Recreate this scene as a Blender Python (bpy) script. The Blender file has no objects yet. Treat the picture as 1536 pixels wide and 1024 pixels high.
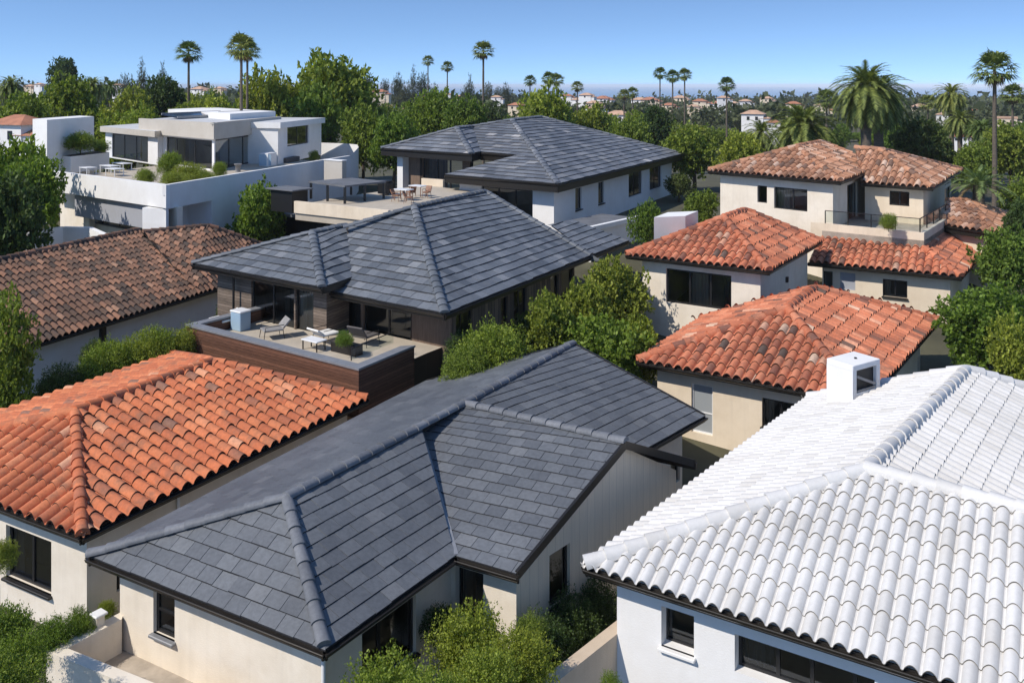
import bpy, math, random
import numpy as np
from mathutils import Vector, Matrix
from mathutils.geometry import tessellate_polygon

R = random.Random(7)
NR = np.random.default_rng(11)
scene = bpy.context.scene
COL = scene.collection

# ------------------------------------------------------------------ camera frame
F, H, U0, V0 = 1350.0, 18.2, 768.0, 128.0     # focal (px of a 1536 wide frame), eye height, horizon pixel


def at(u, v, drop):
    """ground plan point `drop` metres below the eye seen along pixel u, v"""
    Y = drop * F / (v - V0)
    return Vector(((u - U0) / F * Y, Y, H - drop))


def atY(u, v, Y):
    return Vector(((u - U0) / F * Y, Y, H - (v - V0) * Y / F))


def gz(x, y):
    pts = [(-50, 3.0), (24, 3.0), (32, 3.0), (45, 4.4), (62, 7.3), (95, 7.3), (140, 5.0), (300, 3.0), (600, 1.5),
           (1000, -3.0), (1500, -14.0), (1900, -26.0), (3000, -60.0)]
    for (a, b), (c, d) in zip(pts, pts[1:]):
        if y <= c:
            t = max(0, (y - a) / (c - a))
            z = b + (d - b) * t
            break
    else:
        z = -60.0
    if x < 0 and 44 < y < 76:                     # a lower court on the left
        low = 3.0 if y < 56 else 3.0 + (7.3 - 3.0) * (y - 56) / 20
        z += (min(z, low) - z) * min(1, max(0, -(x + 4) / 6))
    if y > 250:                                   # low hills away to the left
        k = min(1, (y - 250) / 300) * max(0, min(1, (-x - 60) / 250)) * (1 if y < 1500 else 0)
        z += 9 * k
    return z


# ------------------------------------------------------------------ mesh builder
class MB:
    def __init__(s):
        s.v, s.f, s.m, s.sm = [], [], [], []

    def add(s, verts, faces, mat=0, smooth=False):
        o = len(s.v)
        s.v.extend([tuple(p) for p in verts])
        for f in faces:
            s.f.append(tuple(i + o for i in f))
            s.m.append(mat)
            s.sm.append(smooth)

    def quad(s, a, b, c, d, mat=0):
        s.add([a, b, c, d], [(0, 1, 2, 3)], mat)

    def prism(s, poly, z0, z1, mat=0, topmat=None):
        """vertical prism over a plan polygon"""
        n = len(poly)
        a = sum(poly[i][0] * poly[(i + 1) % n][1] - poly[(i + 1) % n][0] * poly[i][1] for i in range(n))
        P = list(poly) if a > 0 else list(reversed(poly))
        vs = [(p[0], p[1], z0) for p in P] + [(p[0], p[1], z1) for p in P]
        s.add(vs, [tuple(range(n - 1, -1, -1))] + [(i, (i + 1) % n, n + (i + 1) % n, n + i) for i in range(n)], mat)
        s.add([(p[0], p[1], z1) for p in P], [tuple(range(n))], mat if topmat is None else topmat)

    def box(s, c, sx, sy, sz, rot=0.0, mat=0, bev=0.0):
        ca, sa = math.cos(rot), math.sin(rot)

        def w(x, y, z):
            return (c[0] + x * ca - y * sa, c[1] + x * sa + y * ca, c[2] + z)
        hx, hy, hz = sx / 2, sy / 2, sz / 2
        if bev <= 0:
            vs = [w(x, y, z) for z in (-hz, hz) for x, y in ((-hx, -hy), (hx, -hy), (hx, hy), (-hx, hy))]
            s.add(vs, [(3, 2, 1, 0), (4, 5, 6, 7), (0, 1, 5, 4), (1, 2, 6, 5), (2, 3, 7, 6), (3, 0, 4, 7)], mat)
        else:
            b = bev
            ring = [(-hx + b, -hy), (hx - b, -hy), (hx, -hy + b), (hx, hy - b), (hx - b, hy), (-hx + b, hy), (-hx, hy - b), (-hx, -hy + b)]
            ins = [(x * (hx - b) / hx, y * (hy - b) / hy) for x, y in ring]
            vs = []
            for r, z in ((ins, -hz), (ring, -hz + b), (ring, hz - b), (ins, hz)):
                vs += [w(x, y, z) for x, y in r]
            fs = [tuple(range(7, -1, -1)), tuple(range(24, 32))]
            for k in range(3):
                fs += [(k * 8 + i, k * 8 + (i + 1) % 8, k * 8 + 8 + (i + 1) % 8, k * 8 + 8 + i) for i in range(8)]
            s.add(vs, fs, mat)

    def bar(s, p, q, w, h, mat=0, up=Vector((0, 0, 1))):
        """box beam from p to q, w wide (sideways), h high"""
        p, q = Vector(p), Vector(q)
        d = (q - p).normalized()
        side = d.cross(up)
        if side.length < 1e-4:
            side = d.cross(Vector((0, 1, 0)))
        side.normalize()
        u = side.cross(d).normalized()
        vs = []
        for c in (p, q):
            for a, b in ((-1, -1), (1, -1), (1, 1), (-1, 1)):
                vs.append(c + side * (a * w / 2) + u * (b * h / 2))
        s.add(vs, [(3, 2, 1, 0), (4, 5, 6, 7), (0, 1, 5, 4), (1, 2, 6, 5), (2, 3, 7, 6), (3, 0, 4, 7)], mat)

    def tube(s, pts, rad, n=8, mat=0, cap=True):
        pts = [Vector(p) for p in pts]
        if not hasattr(rad, '__len__'):
            rad = [rad] * len(pts)
        vs, fs = [], []
        for i, p in enumerate(pts):
            d = (pts[min(i + 1, len(pts) - 1)] - pts[max(i - 1, 0)]).normalized()
            a = d.orthogonal() if abs(d.z) < 0.9 else d.cross(Vector((0, 1, 0)))
            a = d.cross(Vector((0.01, 1, 0.02))).normalized()
            b = d.cross(a).normalized()
            for k in range(n):
                t = 2 * math.pi * k / n
                vs.append(p + (a * math.cos(t) + b * math.sin(t)) * rad[i])
        for i in range(len(pts) - 1):
            for k in range(n):
                fs.append((i * n + k, i * n + (k + 1) % n, (i + 1) * n + (k + 1) % n, (i + 1) * n + k))
        s.add(vs, fs, mat, True)
        if cap:
            s.add(vs[:n], [tuple(range(n - 1, -1, -1))], mat)
            s.add(vs[-n:], [tuple(range(n))], mat)

    def build(s, name, mats, parent=None, sharp=None):
        off = root_loc(parent)
        me = bpy.data.meshes.new(name)
        me.from_pydata([(x - off[0], y - off[1], z - off[2]) for x, y, z in s.v], [], s.f)
        if not isinstance(mats, (list, tuple)):
            mats = [mats]
        for m in mats:
            me.materials.append(m)
        me.polygons.foreach_set('material_index', s.m)
        me.polygons.foreach_set('use_smooth', s.sm)
        me.update()
        if sharp:
            me.set_sharp_from_angle(angle=sharp)
        o = bpy.data.objects.new(name, me)
        COL.objects.link(o)
        if parent:
            o.parent = parent
        return o


def root_loc(o):
    if o is None:
        return (0, 0, 0)
    while o.parent:
        o = o.parent
    return tuple(o.location)


def tag(o, label=None, cat=None, group=None, kind=None):
    if label:
        o['label'] = label
    if cat:
        o['category'] = cat
    if group:
        o['group'] = group
    if kind:
        o['kind'] = kind
    return o


def thing(name, loc, label, cat, group=None):
    o = bpy.data.objects.new(name, None)
    o.empty_display_size = 0.3
    COL.objects.link(o)
    o.location = loc
    return tag(o, label, cat, group)


def copy_tree(o, parent=None):
    c = o.copy()
    COL.objects.link(c)
    c.parent = parent
    for ch in list(o.children):
        copy_tree(ch, c)
    return c


# ------------------------------------------------------------------ materials
def new_mat(name):
    m = bpy.data.materials.new(name)
    m.use_nodes = True
    nt = m.node_tree
    return m, nt, nt.nodes['Principled BSDF']


def node(nt, typ, **kw):
    n = nt.nodes.new(typ)
    for k, v in kw.items():
        if k.startswith('i_'):
            key = k[2:]
            n.inputs[int(key) if key.isdigit() else key.replace('_', ' ')].default_value = v
        else:
            setattr(n, k, v)
    return n


def ramp(nt, stops, interp='LINEAR'):
    r = nt.nodes.new('ShaderNodeValToRGB')
    r.color_ramp.interpolation = interp
    el = r.color_ramp.elements
    while len(el) > 1:
        el.remove(el[0])
    el[0].position = stops[0][0]
    el[0].color = (*stops[0][1], 1)
    for p, c in stops[1:]:
        e = el.new(p)
        e.color = (*c, 1)
    return r


def mixc(nt, fac, a, b, mode='MIX'):
    m = nt.nodes.new('ShaderNodeMix')
    m.data_type = 'RGBA'
    m.blend_type = mode
    for sock, val in ((m.inputs[0], fac), (m.inputs[6], a), (m.inputs[7], b)):
        if hasattr(val, 'is_output') or isinstance(val, bpy.types.NodeSocket):
            nt.links.new(val, sock)
        elif isinstance(val, (int, float)):
            sock.default_value = val
        else:
            sock.default_value = (*val, 1)
    return m.outputs[2]


def plain(name, col, rough=0.6, metal=0.0, var=0.0, scale=3.0, bump=0.0, spec=0.5):
    m, nt, b = new_mat(name)
    b.inputs['Roughness'].default_value = rough
    b.inputs['Metallic'].default_value = metal
    b.inputs['Specular IOR Level'].default_value = spec
    b.inputs['Base Color'].default_value = (*col, 1)
    if var or bump:
        tc = node(nt, 'ShaderNodeNewGeometry')
        nz = node(nt, 'ShaderNodeTexNoise', i_Scale=scale, i_Detail=5.0, i_Roughness=0.6)
        nt.links.new(tc.outputs['Position'], nz.inputs['Vector'])
        if var:
            r = ramp(nt, [(0.3, tuple(c * (1 - var) for c in col)), (0.7, tuple(min(1, c * (1 + var * .6)) for c in col))])
            nt.links.new(nz.outputs[0], r.inputs[0])
            nt.links.new(r.outputs[0], b.inputs['Base Color'])
        if bump:
            nb = node(nt, 'ShaderNodeTexNoise', i_Scale=scale * 9, i_Detail=4.0)
            nt.links.new(tc.outputs['Position'], nb.inputs['Vector'])
            bp = node(nt, 'ShaderNodeBump', i_Strength=bump, i_Distance=0.03)
            nt.links.new(nb.outputs[0], bp.inputs['Height'])
            nt.links.new(bp.outputs[0], b.inputs['Normal'])
    return m


def stucco(name, col, stain=0.12, streak=0.5):
    """painted render: faint blotches, faint vertical rain streaks, fine grain"""
    m, nt, b = new_mat(name)
    b.inputs['Roughness'].default_value = 0.88
    b.inputs['Specular IOR Level'].default_value = 0.2
    g = node(nt, 'ShaderNodeNewGeometry')
    n1 = node(nt, 'ShaderNodeTexNoise', i_Scale=0.7, i_Detail=6.0, i_Roughness=0.65)
    nt.links.new(g.outputs['Position'], n1.inputs['Vector'])
    mp = node(nt, 'ShaderNodeMapping')
    mp.inputs['Scale'].default_value = (5, 5, 0.25)
    nt.links.new(g.outputs['Position'], mp.inputs['Vector'])
    n2 = node(nt, 'ShaderNodeTexNoise', i_Scale=1.0, i_Detail=3.0)
    nt.links.new(mp.outputs[0], n2.inputs['Vector'])
    dk = tuple(c * k for c, k in zip(col, (1 - stain * 1.3, 1 - stain * 1.5, 1 - stain * 1.8)))
    r1 = ramp(nt, [(0.32, dk), (0.6, col)])
    nt.links.new(n1.outputs[0], r1.inputs[0])
    r2 = ramp(nt, [(0.3, tuple(1 - stain * streak for _ in range(3))), (0.5, (1, 1, 1))])
    nt.links.new(n2.outputs[0], r2.inputs[0])
    nt.links.new(mixc(nt, 1.0, r1.outputs[0], r2.outputs[0], 'MULTIPLY'), b.inputs['Base Color'])
    n3 = node(nt, 'ShaderNodeTexNoise', i_Scale=28.0, i_Detail=4.0)
    nt.links.new(g.outputs['Position'], n3.inputs['Vector'])
    bp = node(nt, 'ShaderNodeBump', i_Strength=0.25, i_Distance=0.02)
    nt.links.new(n3.outputs[0], bp.inputs['Height'])
    nt.links.new(bp.outputs[0], b.inputs['Normal'])
    return m


def tile_mat(name, stops, rough=0.75, dirt=(0.05, 0.045, 0.04), dirt_amt=0.35, dirt_scale=0.9, spec=0.3, bump=0.15, fine=(0.78, 1.08), broad=(0.82, 1.14)):
    """each tile (mesh island) takes its own fired colour; patchy lichen and grime over many tiles"""
    m, nt, b = new_mat(name)
    b.inputs['Roughness'].default_value = rough
    b.inputs['Specular IOR Level'].default_value = spec
    g = node(nt, 'ShaderNodeNewGeometry')
    r = ramp(nt, stops)
    nt.links.new(g.outputs['Random Per Island'], r.inputs[0])
    n1 = node(nt, 'ShaderNodeTexNoise', i_Scale=dirt_scale, i_Detail=8.0, i_Roughness=0.7)
    nt.links.new(g.outputs['Position'], n1.inputs['Vector'])
    r1 = ramp(nt, [(0.50, (0, 0, 0)), (0.72, (dirt_amt,) * 3)])
    nt.links.new(n1.outputs[0], r1.inputs[0])
    n2 = node(nt, 'ShaderNodeTexNoise', i_Scale=9.0, i_Detail=5.0, i_Roughness=0.7)
    nt.links.new(g.outputs['Position'], n2.inputs['Vector'])
    r2 = ramp(nt, [(0.3, (fine[0],) * 3), (0.65, (fine[1],) * 3)])
    nt.links.new(n2.outputs[0], r2.inputs[0])
    c = mixc(nt, 1.0, r.outputs[0], r2.outputs[0], 'MULTIPLY')
    n4 = node(nt, 'ShaderNodeTexNoise', i_Scale=0.33, i_Detail=4.0)
    nt.links.new(g.outputs['Position'], n4.inputs['Vector'])
    r4 = ramp(nt, [(0.3, (broad[0],) * 3), (0.7, (broad[1],) * 3)])
    nt.links.new(n4.outputs[0], r4.inputs[0])
    c = mixc(nt, 1.0, c, r4.outputs[0], 'MULTIPLY')
    c = mixc(nt, r1.outputs[0], c, dirt)
    nt.links.new(c, b.inputs['Base Color'])
    if bump:
        n3 = node(nt, 'ShaderNodeTexNoise', i_Scale=22.0, i_Detail=4.0)
        nt.links.new(g.outputs['Position'], n3.inputs['Vector'])
        bp = node(nt, 'ShaderNodeBump', i_Strength=bump, i_Distance=0.03)
        nt.links.new(n3.outputs[0], bp.inputs['Height'])
        nt.links.new(bp.outputs[0], b.inputs['Normal'])
    return m


def leaf_mat(name, dark, light, trans=0.35):
    m, nt, b = new_mat(name)
    b.inputs['Roughness'].default_value = 0.55
    b.inputs['Specular IOR Level'].default_value = 0.25
    g = node(nt, 'ShaderNodeNewGeometry')
    oi = node(nt, 'ShaderNodeObjectInfo')
    r = ramp(nt, [(0.0, dark), (0.7, light), (1.0, tuple(min(1, c * 1.35) for c in light))])
    nt.links.new(g.outputs['Random Per Island'], r.inputs[0])
    hs = node(nt, 'ShaderNodeHueSaturation')
    mr = node(nt, 'ShaderNodeMapRange', i_3=0.47, i_4=0.52)
    nt.links.new(oi.outputs['Random'], mr.inputs[0])
    nt.links.new(mr.outputs[0], hs.inputs['Hue'])
    mv = node(nt, 'ShaderNodeMapRange', i_3=1.25, i_4=0.86)
    nt.links.new(oi.outputs['Random'], mv.inputs[0])
    nt.links.new(mv.outputs[0], hs.inputs['Value'])
    nt.links.new(r.outputs[0], hs.inputs['Color'])
    nt.links.new(hs.outputs[0], b.inputs['Base Color'])
    tr = node(nt, 'ShaderNodeBsdfTranslucent')
    tint = mixc(nt, 1.0, hs.outputs[0], (1.25, 1.3, 0.6), 'MULTIPLY')
    nt.links.new(tint, tr.inputs['Color'])
    mx = node(nt, 'ShaderNodeMixShader')
    mx.inputs[0].default_value = trans
    nt.links.new(b.outputs[0], mx.inputs[1])
    nt.links.new(tr.outputs[0], mx.inputs[2])
    nt.links.new(mx.outputs[0], nt.nodes['Material Output'].inputs['Surface'])
    return m


def glass_mat(name, tint=(0.30, 0.33, 0.33), refl=1.0):
    m, nt, b = new_mat(name)
    nt.nodes.remove(b)
    tr = node(nt, 'ShaderNodeBsdfTransparent')
    tr.inputs[0].default_value = (*tint, 1)
    gl = node(nt, 'ShaderNodeBsdfGlossy')
    gl.inputs['Roughness'].default_value = 0.02
    gl.inputs['Color'].default_value = (0.9, 0.95, 1, 1)
    g = node(nt, 'ShaderNodeNewGeometry')
    nz = node(nt, 'ShaderNodeTexNoise', i_Scale=0.6, i_Detail=1.0)
    nt.links.new(g.outputs['Position'], nz.inputs['Vector'])
    bp = node(nt, 'ShaderNodeBump', i_Strength=0.08, i_Distance=0.2)
    nt.links.new(nz.outputs[0], bp.inputs['Height'])
    nt.links.new(bp.outputs[0], gl.inputs['Normal'])
    fr = node(nt, 'ShaderNodeFresnel', i_IOR=1.55)
    mu = node(nt, 'ShaderNodeMath', operation='MULTIPLY')
    mu.inputs[1].default_value = refl
    nt.links.new(fr.outputs[0], mu.inputs[0])
    mx = node(nt, 'ShaderNodeMixShader')
    nt.links.new(mu.outputs[0], mx.inputs[0])
    nt.links.new(tr.outputs[0], mx.inputs[1])
    nt.links.new(gl.outputs[0], mx.inputs[2])
    nt.links.new(mx.outputs[0], nt.nodes['Material Output'].inputs['Surface'])
    return m


def siding_mat(name, col, step=0.16, horizontal=True, rough=0.7, var=0.35, joint=0.2, grain=(0.65, 1.15)):
    """boards: each board its own tone, a dark joint between boards, grain"""
    m, nt, b = new_mat(name)
    b.inputs['Roughness'].default_value = rough
    b.inputs['Specular IOR Level'].default_value = 0.25
    g = node(nt, 'ShaderNodeNewGeometry')
    sp = node(nt, 'ShaderNodeSeparateXYZ')
    nt.links.new(g.outputs['Position'], sp.inputs[0])
    if horizontal:
        src = sp.outputs[2]
    else:
        ad = node(nt, 'ShaderNodeMath', operation='MULTIPLY_ADD')
        ad.inputs[1].default_value = 0.55
        nt.links.new(sp.outputs[0], ad.inputs[0])
        m2 = node(nt, 'ShaderNodeMath', operation='MULTIPLY')
        m2.inputs[1].default_value = 0.83
        nt.links.new(sp.outputs[1], m2.inputs[0])
        nt.links.new(m2.outputs[0], ad.inputs[2])
        src = ad.outputs[0]
    dv = node(nt, 'ShaderNodeMath', operation='DIVIDE')
    dv.inputs[1].default_value = step
    nt.links.new(src, dv.inputs[0])
    fl = node(nt, 'ShaderNodeMath', operation='FLOOR')
    nt.links.new(dv.outputs[0], fl.inputs[0])
    fr = node(nt, 'ShaderNodeMath', operation='FRACT')
    nt.links.new(dv.outputs[0], fr.inputs[0])
    wn = node(nt, 'ShaderNodeTexWhiteNoise', noise_dimensions='1D')
    nt.links.new(fl.outputs[0], wn.inputs['W'])
    r = ramp(nt, [(0, tuple(c * (1 - var) for c in col)), (1, tuple(c * (1 + var) for c in col))])
    nt.links.new(wn.outputs[0], r.inputs[0])
    nz = node(nt, 'ShaderNodeTexNoise', i_Scale=3.0, i_Detail=6.0, i_Distortion=0.6)
    mp = node(nt, 'ShaderNodeMapping')
    mp.inputs['Scale'].default_value = (1, 1, 9) if horizontal else (7, 7, .5)
    nt.links.new(g.outputs['Position'], mp.inputs[0])
    nt.links.new(mp.outputs[0], nz.inputs['Vector'])
    r2 = ramp(nt, [(0.3, (grain[0],) * 3), (0.7, (grain[1],) * 3)])
    nt.links.new(nz.outputs[0], r2.inputs[0])
    c = mixc(nt, 1.0, r.outputs[0], r2.outputs[0], 'MULTIPLY')
    lt = node(nt, 'ShaderNodeMath', operation='LESS_THAN')
    lt.inputs[1].default_value = 0.09
    nt.links.new(fr.outputs[0], lt.inputs[0])
    c = mixc(nt, lt.outputs[0], c, tuple(x * joint for x in col))
    nt.links.new(c, b.inputs['Base Color'])
    return m


M = {}
M['stucco_white'] = stucco('white painted stucco', (0.80, 0.79, 0.77), 0.05, 0.4)
M['stucco_cream'] = stucco('cream stucco', (0.75, 0.64, 0.49), 0.10)
M['stucco_offwhite'] = stucco('off white stucco', (0.80, 0.72, 0.60), 0.10)
M['stucco_grey'] = stucco('grey stucco', (0.36, 0.37, 0.40), 0.04, 0.2)
M['stucco_taupe'] = stucco('taupe stucco', (0.52, 0.48, 0.42), 0.06, 0.3)
M['tan_wall'] = stucco('tan stucco', (0.62, 0.50, 0.37), 0.10)
M['board_cream'] = siding_mat('cream vertical boards', (0.86, 0.73, 0.55), 0.35, False, 0.85, 0.02, 0.85, (0.93, 1.02))
M['wood_red'] = siding_mat('red brown cladding', (0.14, 0.068, 0.042), 0.13)
M['wood_grey'] = siding_mat('weathered cladding', (0.20, 0.155, 0.12), 0.14)
M['wood_panel'] = siding_mat('wood panel', (0.23, 0.16, 0.115), 0.3, False)
M['dark_metal'] = plain('bronze dark metal', (0.022, 0.020, 0.019), 0.45, 0.3)
M['black'] = plain('black frame', (0.012, 0.012, 0.013), 0.4)
M['gutter'] = plain('dark bronze gutter', (0.030, 0.026, 0.022), 0.35, 0.4)
M['soffit'] = plain('dark soffit', (0.06, 0.05, 0.042), 0.8)
M['deck_dark'] = plain('roof underlay', (0.03, 0.028, 0.028), 0.9)
M['deck_terra'] = plain('terracotta mortar', (0.16, 0.06, 0.035), 0.9, var=0.4)
M['deck_white'] = plain('white bedding', (0.55, 0.53, 0.5), 0.9, var=0.2)
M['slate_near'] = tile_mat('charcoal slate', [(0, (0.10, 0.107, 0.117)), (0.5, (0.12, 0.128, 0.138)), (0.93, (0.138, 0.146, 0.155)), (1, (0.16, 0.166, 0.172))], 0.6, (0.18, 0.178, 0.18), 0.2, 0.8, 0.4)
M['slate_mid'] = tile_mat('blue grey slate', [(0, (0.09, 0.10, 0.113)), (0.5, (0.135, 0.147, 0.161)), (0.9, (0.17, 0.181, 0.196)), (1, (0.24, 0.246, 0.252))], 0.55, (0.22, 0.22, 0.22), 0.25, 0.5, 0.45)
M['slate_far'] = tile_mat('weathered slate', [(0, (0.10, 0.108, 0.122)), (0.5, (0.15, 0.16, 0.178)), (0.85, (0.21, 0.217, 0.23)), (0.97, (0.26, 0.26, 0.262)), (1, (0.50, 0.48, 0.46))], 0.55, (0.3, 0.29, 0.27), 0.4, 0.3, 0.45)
M['ridge_slate'] = tile_mat('grey ridge cap', [(0, (0.13, 0.137, 0.15)), (1, (0.20, 0.207, 0.22))], 0.65, (0.26, 0.26, 0.26), 0.2)
M['terra_orange'] = tile_mat('orange clay tile', [(0, (0.26, 0.14, 0.095)), (0.03, (0.36, 0.14, 0.08)), (0.06, (0.48, 0.14, 0.062)), (0.55, (0.59, 0.178, 0.075)), (0.97, (0.65, 0.225, 0.10)), (1, (0.70, 0.38, 0.23))], 0.8, (0.15, 0.10, 0.07), 0.75, 1.3)
M['terra_brown'] = tile_mat('mixed brown clay tile', [(0, (0.075, 0.056, 0.046)), (0.2, (0.13, 0.083, 0.06)), (0.6, (0.215, 0.117, 0.076)), (0.9, (0.31, 0.158, 0.098)), (1, (0.38, 0.22, 0.145))], 0.85, (0.085, 0.065, 0.052), 0.5, 0.7)
M['terra_red'] = tile_mat('red clay tile', [(0, (0.12, 0.09, 0.07)), (0.05, (0.28, 0.11, 0.07)), (0.2, (0.50, 0.16, 0.08)), (0.8, (0.63, 0.22, 0.115)), (0.95, (0.64, 0.26, 0.145)), (1, (0.68, 0.48, 0.34))], 0.8, (0.10, 0.07, 0.055), 0.7, 0.9)
M['terra_pale'] = tile_mat('pale sun bleached clay tile', [(0, (0.16, 0.105, 0.08)), (0.25, (0.38, 0.185, 0.105)), (0.7, (0.55, 0.275, 0.16)), (1, (0.66, 0.47, 0.35))], 0.85, (0.14, 0.10, 0.075), 0.45, 0.9)
M['edge_white'] = plain('tile edge grime and seam shade', (0.20, 0.18, 0.15), 0.9, var=.3, scale=6)  # front lips: grime plus the open joint's shade, painted in as colour
M['edge_clay'] = plain('clay tile seam shade', (0.085, 0.04, 0.026), 0.9, var=.4, scale=6)  # shade of the seams between clay courses, painted onto the tile fronts
M['edge_slate'] = plain('slate butt seam shade', (0.018, 0.018, 0.02), 0.8)  # shadow line of each course painted dark on the slate fronts
M['tile_white'] = tile_mat('white glazed tile', [(0, (0.56, 0.54, 0.505)), (0.25, (0.635, 0.617, 0.585)), (1, (0.67, 0.652, 0.62))], 0.6, (0.45, 0.40, 0.32), 0.22, 0.7, 0.3, 0.04, (0.92, 1.03), (0.95, 1.03))
M['glass'] = glass_mat('window glass', (0.68, 0.70, 0.68), 1.4)
M['glass_clear'] = glass_mat('clear balustrade glass', (0.80, 0.86, 0.84), 0.9)
M['glass_frost'] = plain('frosted glass', (0.30, 0.32, 0.33), 0.35)
M['curtain'] = plain('linen curtain', (0.42, 0.36, 0.28), 0.9)
M['curtain_dark'] = plain('charcoal curtain', (0.10, 0.09, 0.085), 0.9)
M['room'] = plain('interior wall', (0.30, 0.27, 0.23), 0.9, var=0.3, scale=0.8)
M['paver'] = plain('stone paving', (0.42, 0.36, 0.29), 0.85, var=0.25, scale=2.2, bump=0.2)
M['paver_pale'] = plain('pale terrace paving', (0.46, 0.40, 0.315), 0.85, var=0.12, scale=1.5)
M['cap_grey'] = plain('zinc coping', (0.25, 0.255, 0.265), 0.5, 0.2, var=0.15)
M['white_metal'] = plain('white coated metal', (0.75, 0.75, 0.74), 0.4)
M['blue_box'] = plain('pale blue plastic', (0.30, 0.42, 0.52), 0.5)
M['fabric_grey'] = plain('grey cushion', (0.26, 0.25, 0.24), 0.9, var=0.2, scale=6)
M['fabric_white'] = plain('white cushion', (0.72, 0.70, 0.65), 0.9)
M['teak'] = plain('teak', (0.24, 0.11, 0.06), 0.6, var=0.3, scale=8)
M['flat_roof'] = plain('grey roofing membrane', (0.14, 0.145, 0.155), 0.8, var=0.25, scale=1.2)
M['membrane_pale'] = plain('pale roofing membrane', (0.55, 0.55, 0.54), 0.8, var=0.12, scale=0.8)
M['solar'] = plain('solar cell glass', (0.015, 0.025, 0.05), 0.15)
M['bark'] = plain('bark', (0.085, 0.062, 0.045), 0.95, var=0.4, scale=4, bump=0.5)
M['palm_bark'] = plain('palm bark', (0.13, 0.105, 0.08), 0.95, var=0.35, scale=6, bump=0.6)
M['leaf_bright'] = leaf_mat('bright shrub leaf', (0.08, 0.125, 0.018), (0.215, 0.285, 0.04), 0.4)
M['leaf_mid'] = leaf_mat('broadleaf', (0.07, 0.115, 0.018), (0.205, 0.265, 0.042), 0.38)
M['leaf_dark'] = leaf_mat('dark evergreen leaf', (0.03, 0.052, 0.015), (0.085, 0.125, 0.032), 0.3)
M['leaf_grey'] = leaf_mat('grey green conifer', (0.03, 0.040, 0.022), (0.07, 0.085, 0.045), 0.15)
M['leaf_palm'] = leaf_mat('palm frond', (0.06, 0.09, 0.024), (0.17, 0.215, 0.055), 0.25)
M['leaf_spiky'] = leaf_mat('pale yucca blade', (0.10, 0.14, 0.05), (0.24, 0.30, 0.11), 0.3)
M['leaf_dead'] = leaf_mat('dry palm thatch', (0.10, 0.07, 0.04), (0.20, 0.14, 0.08), 0.2)
M['flower'] = plain('coral blossom', (0.55, 0.08, 0.07), 0.7)
M['soil'] = plain('soil', (0.075, 0.055, 0.04), 0.95, var=0.3)
M['vent_shade'] = plain('vent opening shade', (0.02, 0.02, 0.022), 0.6)


# ------------------------------------------------------------------ roofs
def poly_fn(A, e, n, poly):
    """vectorised height of the (folded) roof face over local plan coords"""
    L = [((p - A).x * e[0] + (p - A).y * e[1], (p - A).x * n[0] + (p - A).y * n[1], p.z) for p in poly]
    tris = []
    for t in tessellate_polygon([[Vector((a, b, 0)) for a, b, _ in L]]):
        (x0, y0, z0), (x1, y1, z1), (x2, y2, z2) = [L[i] for i in t]
        d = (y1 - y2) * (x0 - x2) + (x2 - x1) * (y0 - y2)
        if abs(d) > 1e-6:
            tris.append((x0, y0, z0, x1, y1, z1, x2, y2, z2, d))

    def f(P):
        best = np.full(len(P), -1e9)
        z = np.zeros(len(P))
        for x0, y0, z0, x1, y1, z1, x2, y2, z2, d in tris:
            l0 = ((y1 - y2) * (P[:, 0] - x2) + (x2 - x1) * (P[:, 1] - y2)) / d
            l1 = ((y2 - y0) * (P[:, 0] - x2) + (x0 - x2) * (P[:, 1] - y2)) / d
            l2 = 1 - l0 - l1
            m = np.minimum(np.minimum(l0, l1), l2)
            k = m > best
            best[k] = m[k]
            z[k] = (l0 * z0 + l1 * z1 + l2 * z2)[k]
        return z
    return L, f


def barrel_template(k):
    p, ex, hc, lift = k['pitch'], k['expo'], k['hc'], k['lift']
    cw = k.get('crest', 0.84)
    ts = [0.0, 0.06, 0.15, 0.27, 0.39, 0.5, 0.61, 0.73, 0.85, 0.94, 1.0]
    prof = []
    for t in ts:
        prof.append((t * cw * p, hc * math.sin(math.pi * t) ** 0.72 if 0 < t < 1 else 0))
    prof.append(((cw + 1) / 2 * p, -0.10 * hc))
    prof.append((p * 1.002, 0.0))
    n = len(prof)
    V, Fc = [], []
    for a, h in prof:
        V.append((a, 0.0, h + lift))
    for a, h in prof:
        V.append((a, ex * 1.14, h + 0.002))
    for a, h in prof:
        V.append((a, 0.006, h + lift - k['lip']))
    for i in range(n - 1):
        Fc.append((i, i + 1, n + i + 1, n + i))
    for i in range(n - 1):
        Fc.append((2 * n + i, 2 * n + i + 1, i + 1, i))
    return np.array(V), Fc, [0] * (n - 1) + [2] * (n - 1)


def slate_template(k):
    w, ex, th = k['pitch'], k['expo'], k['lift']
    g = k.get('gap', 0.012)
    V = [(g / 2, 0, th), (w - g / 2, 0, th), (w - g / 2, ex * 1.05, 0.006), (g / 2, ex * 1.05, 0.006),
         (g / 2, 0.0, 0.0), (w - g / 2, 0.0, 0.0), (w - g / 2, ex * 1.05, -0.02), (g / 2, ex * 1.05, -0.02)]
    return np.array(V), [(0, 1, 2, 3), (4, 5, 1, 0), (5, 6, 2, 1), (7, 4, 0, 3)], [0, 2, 0, 0]


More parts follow.
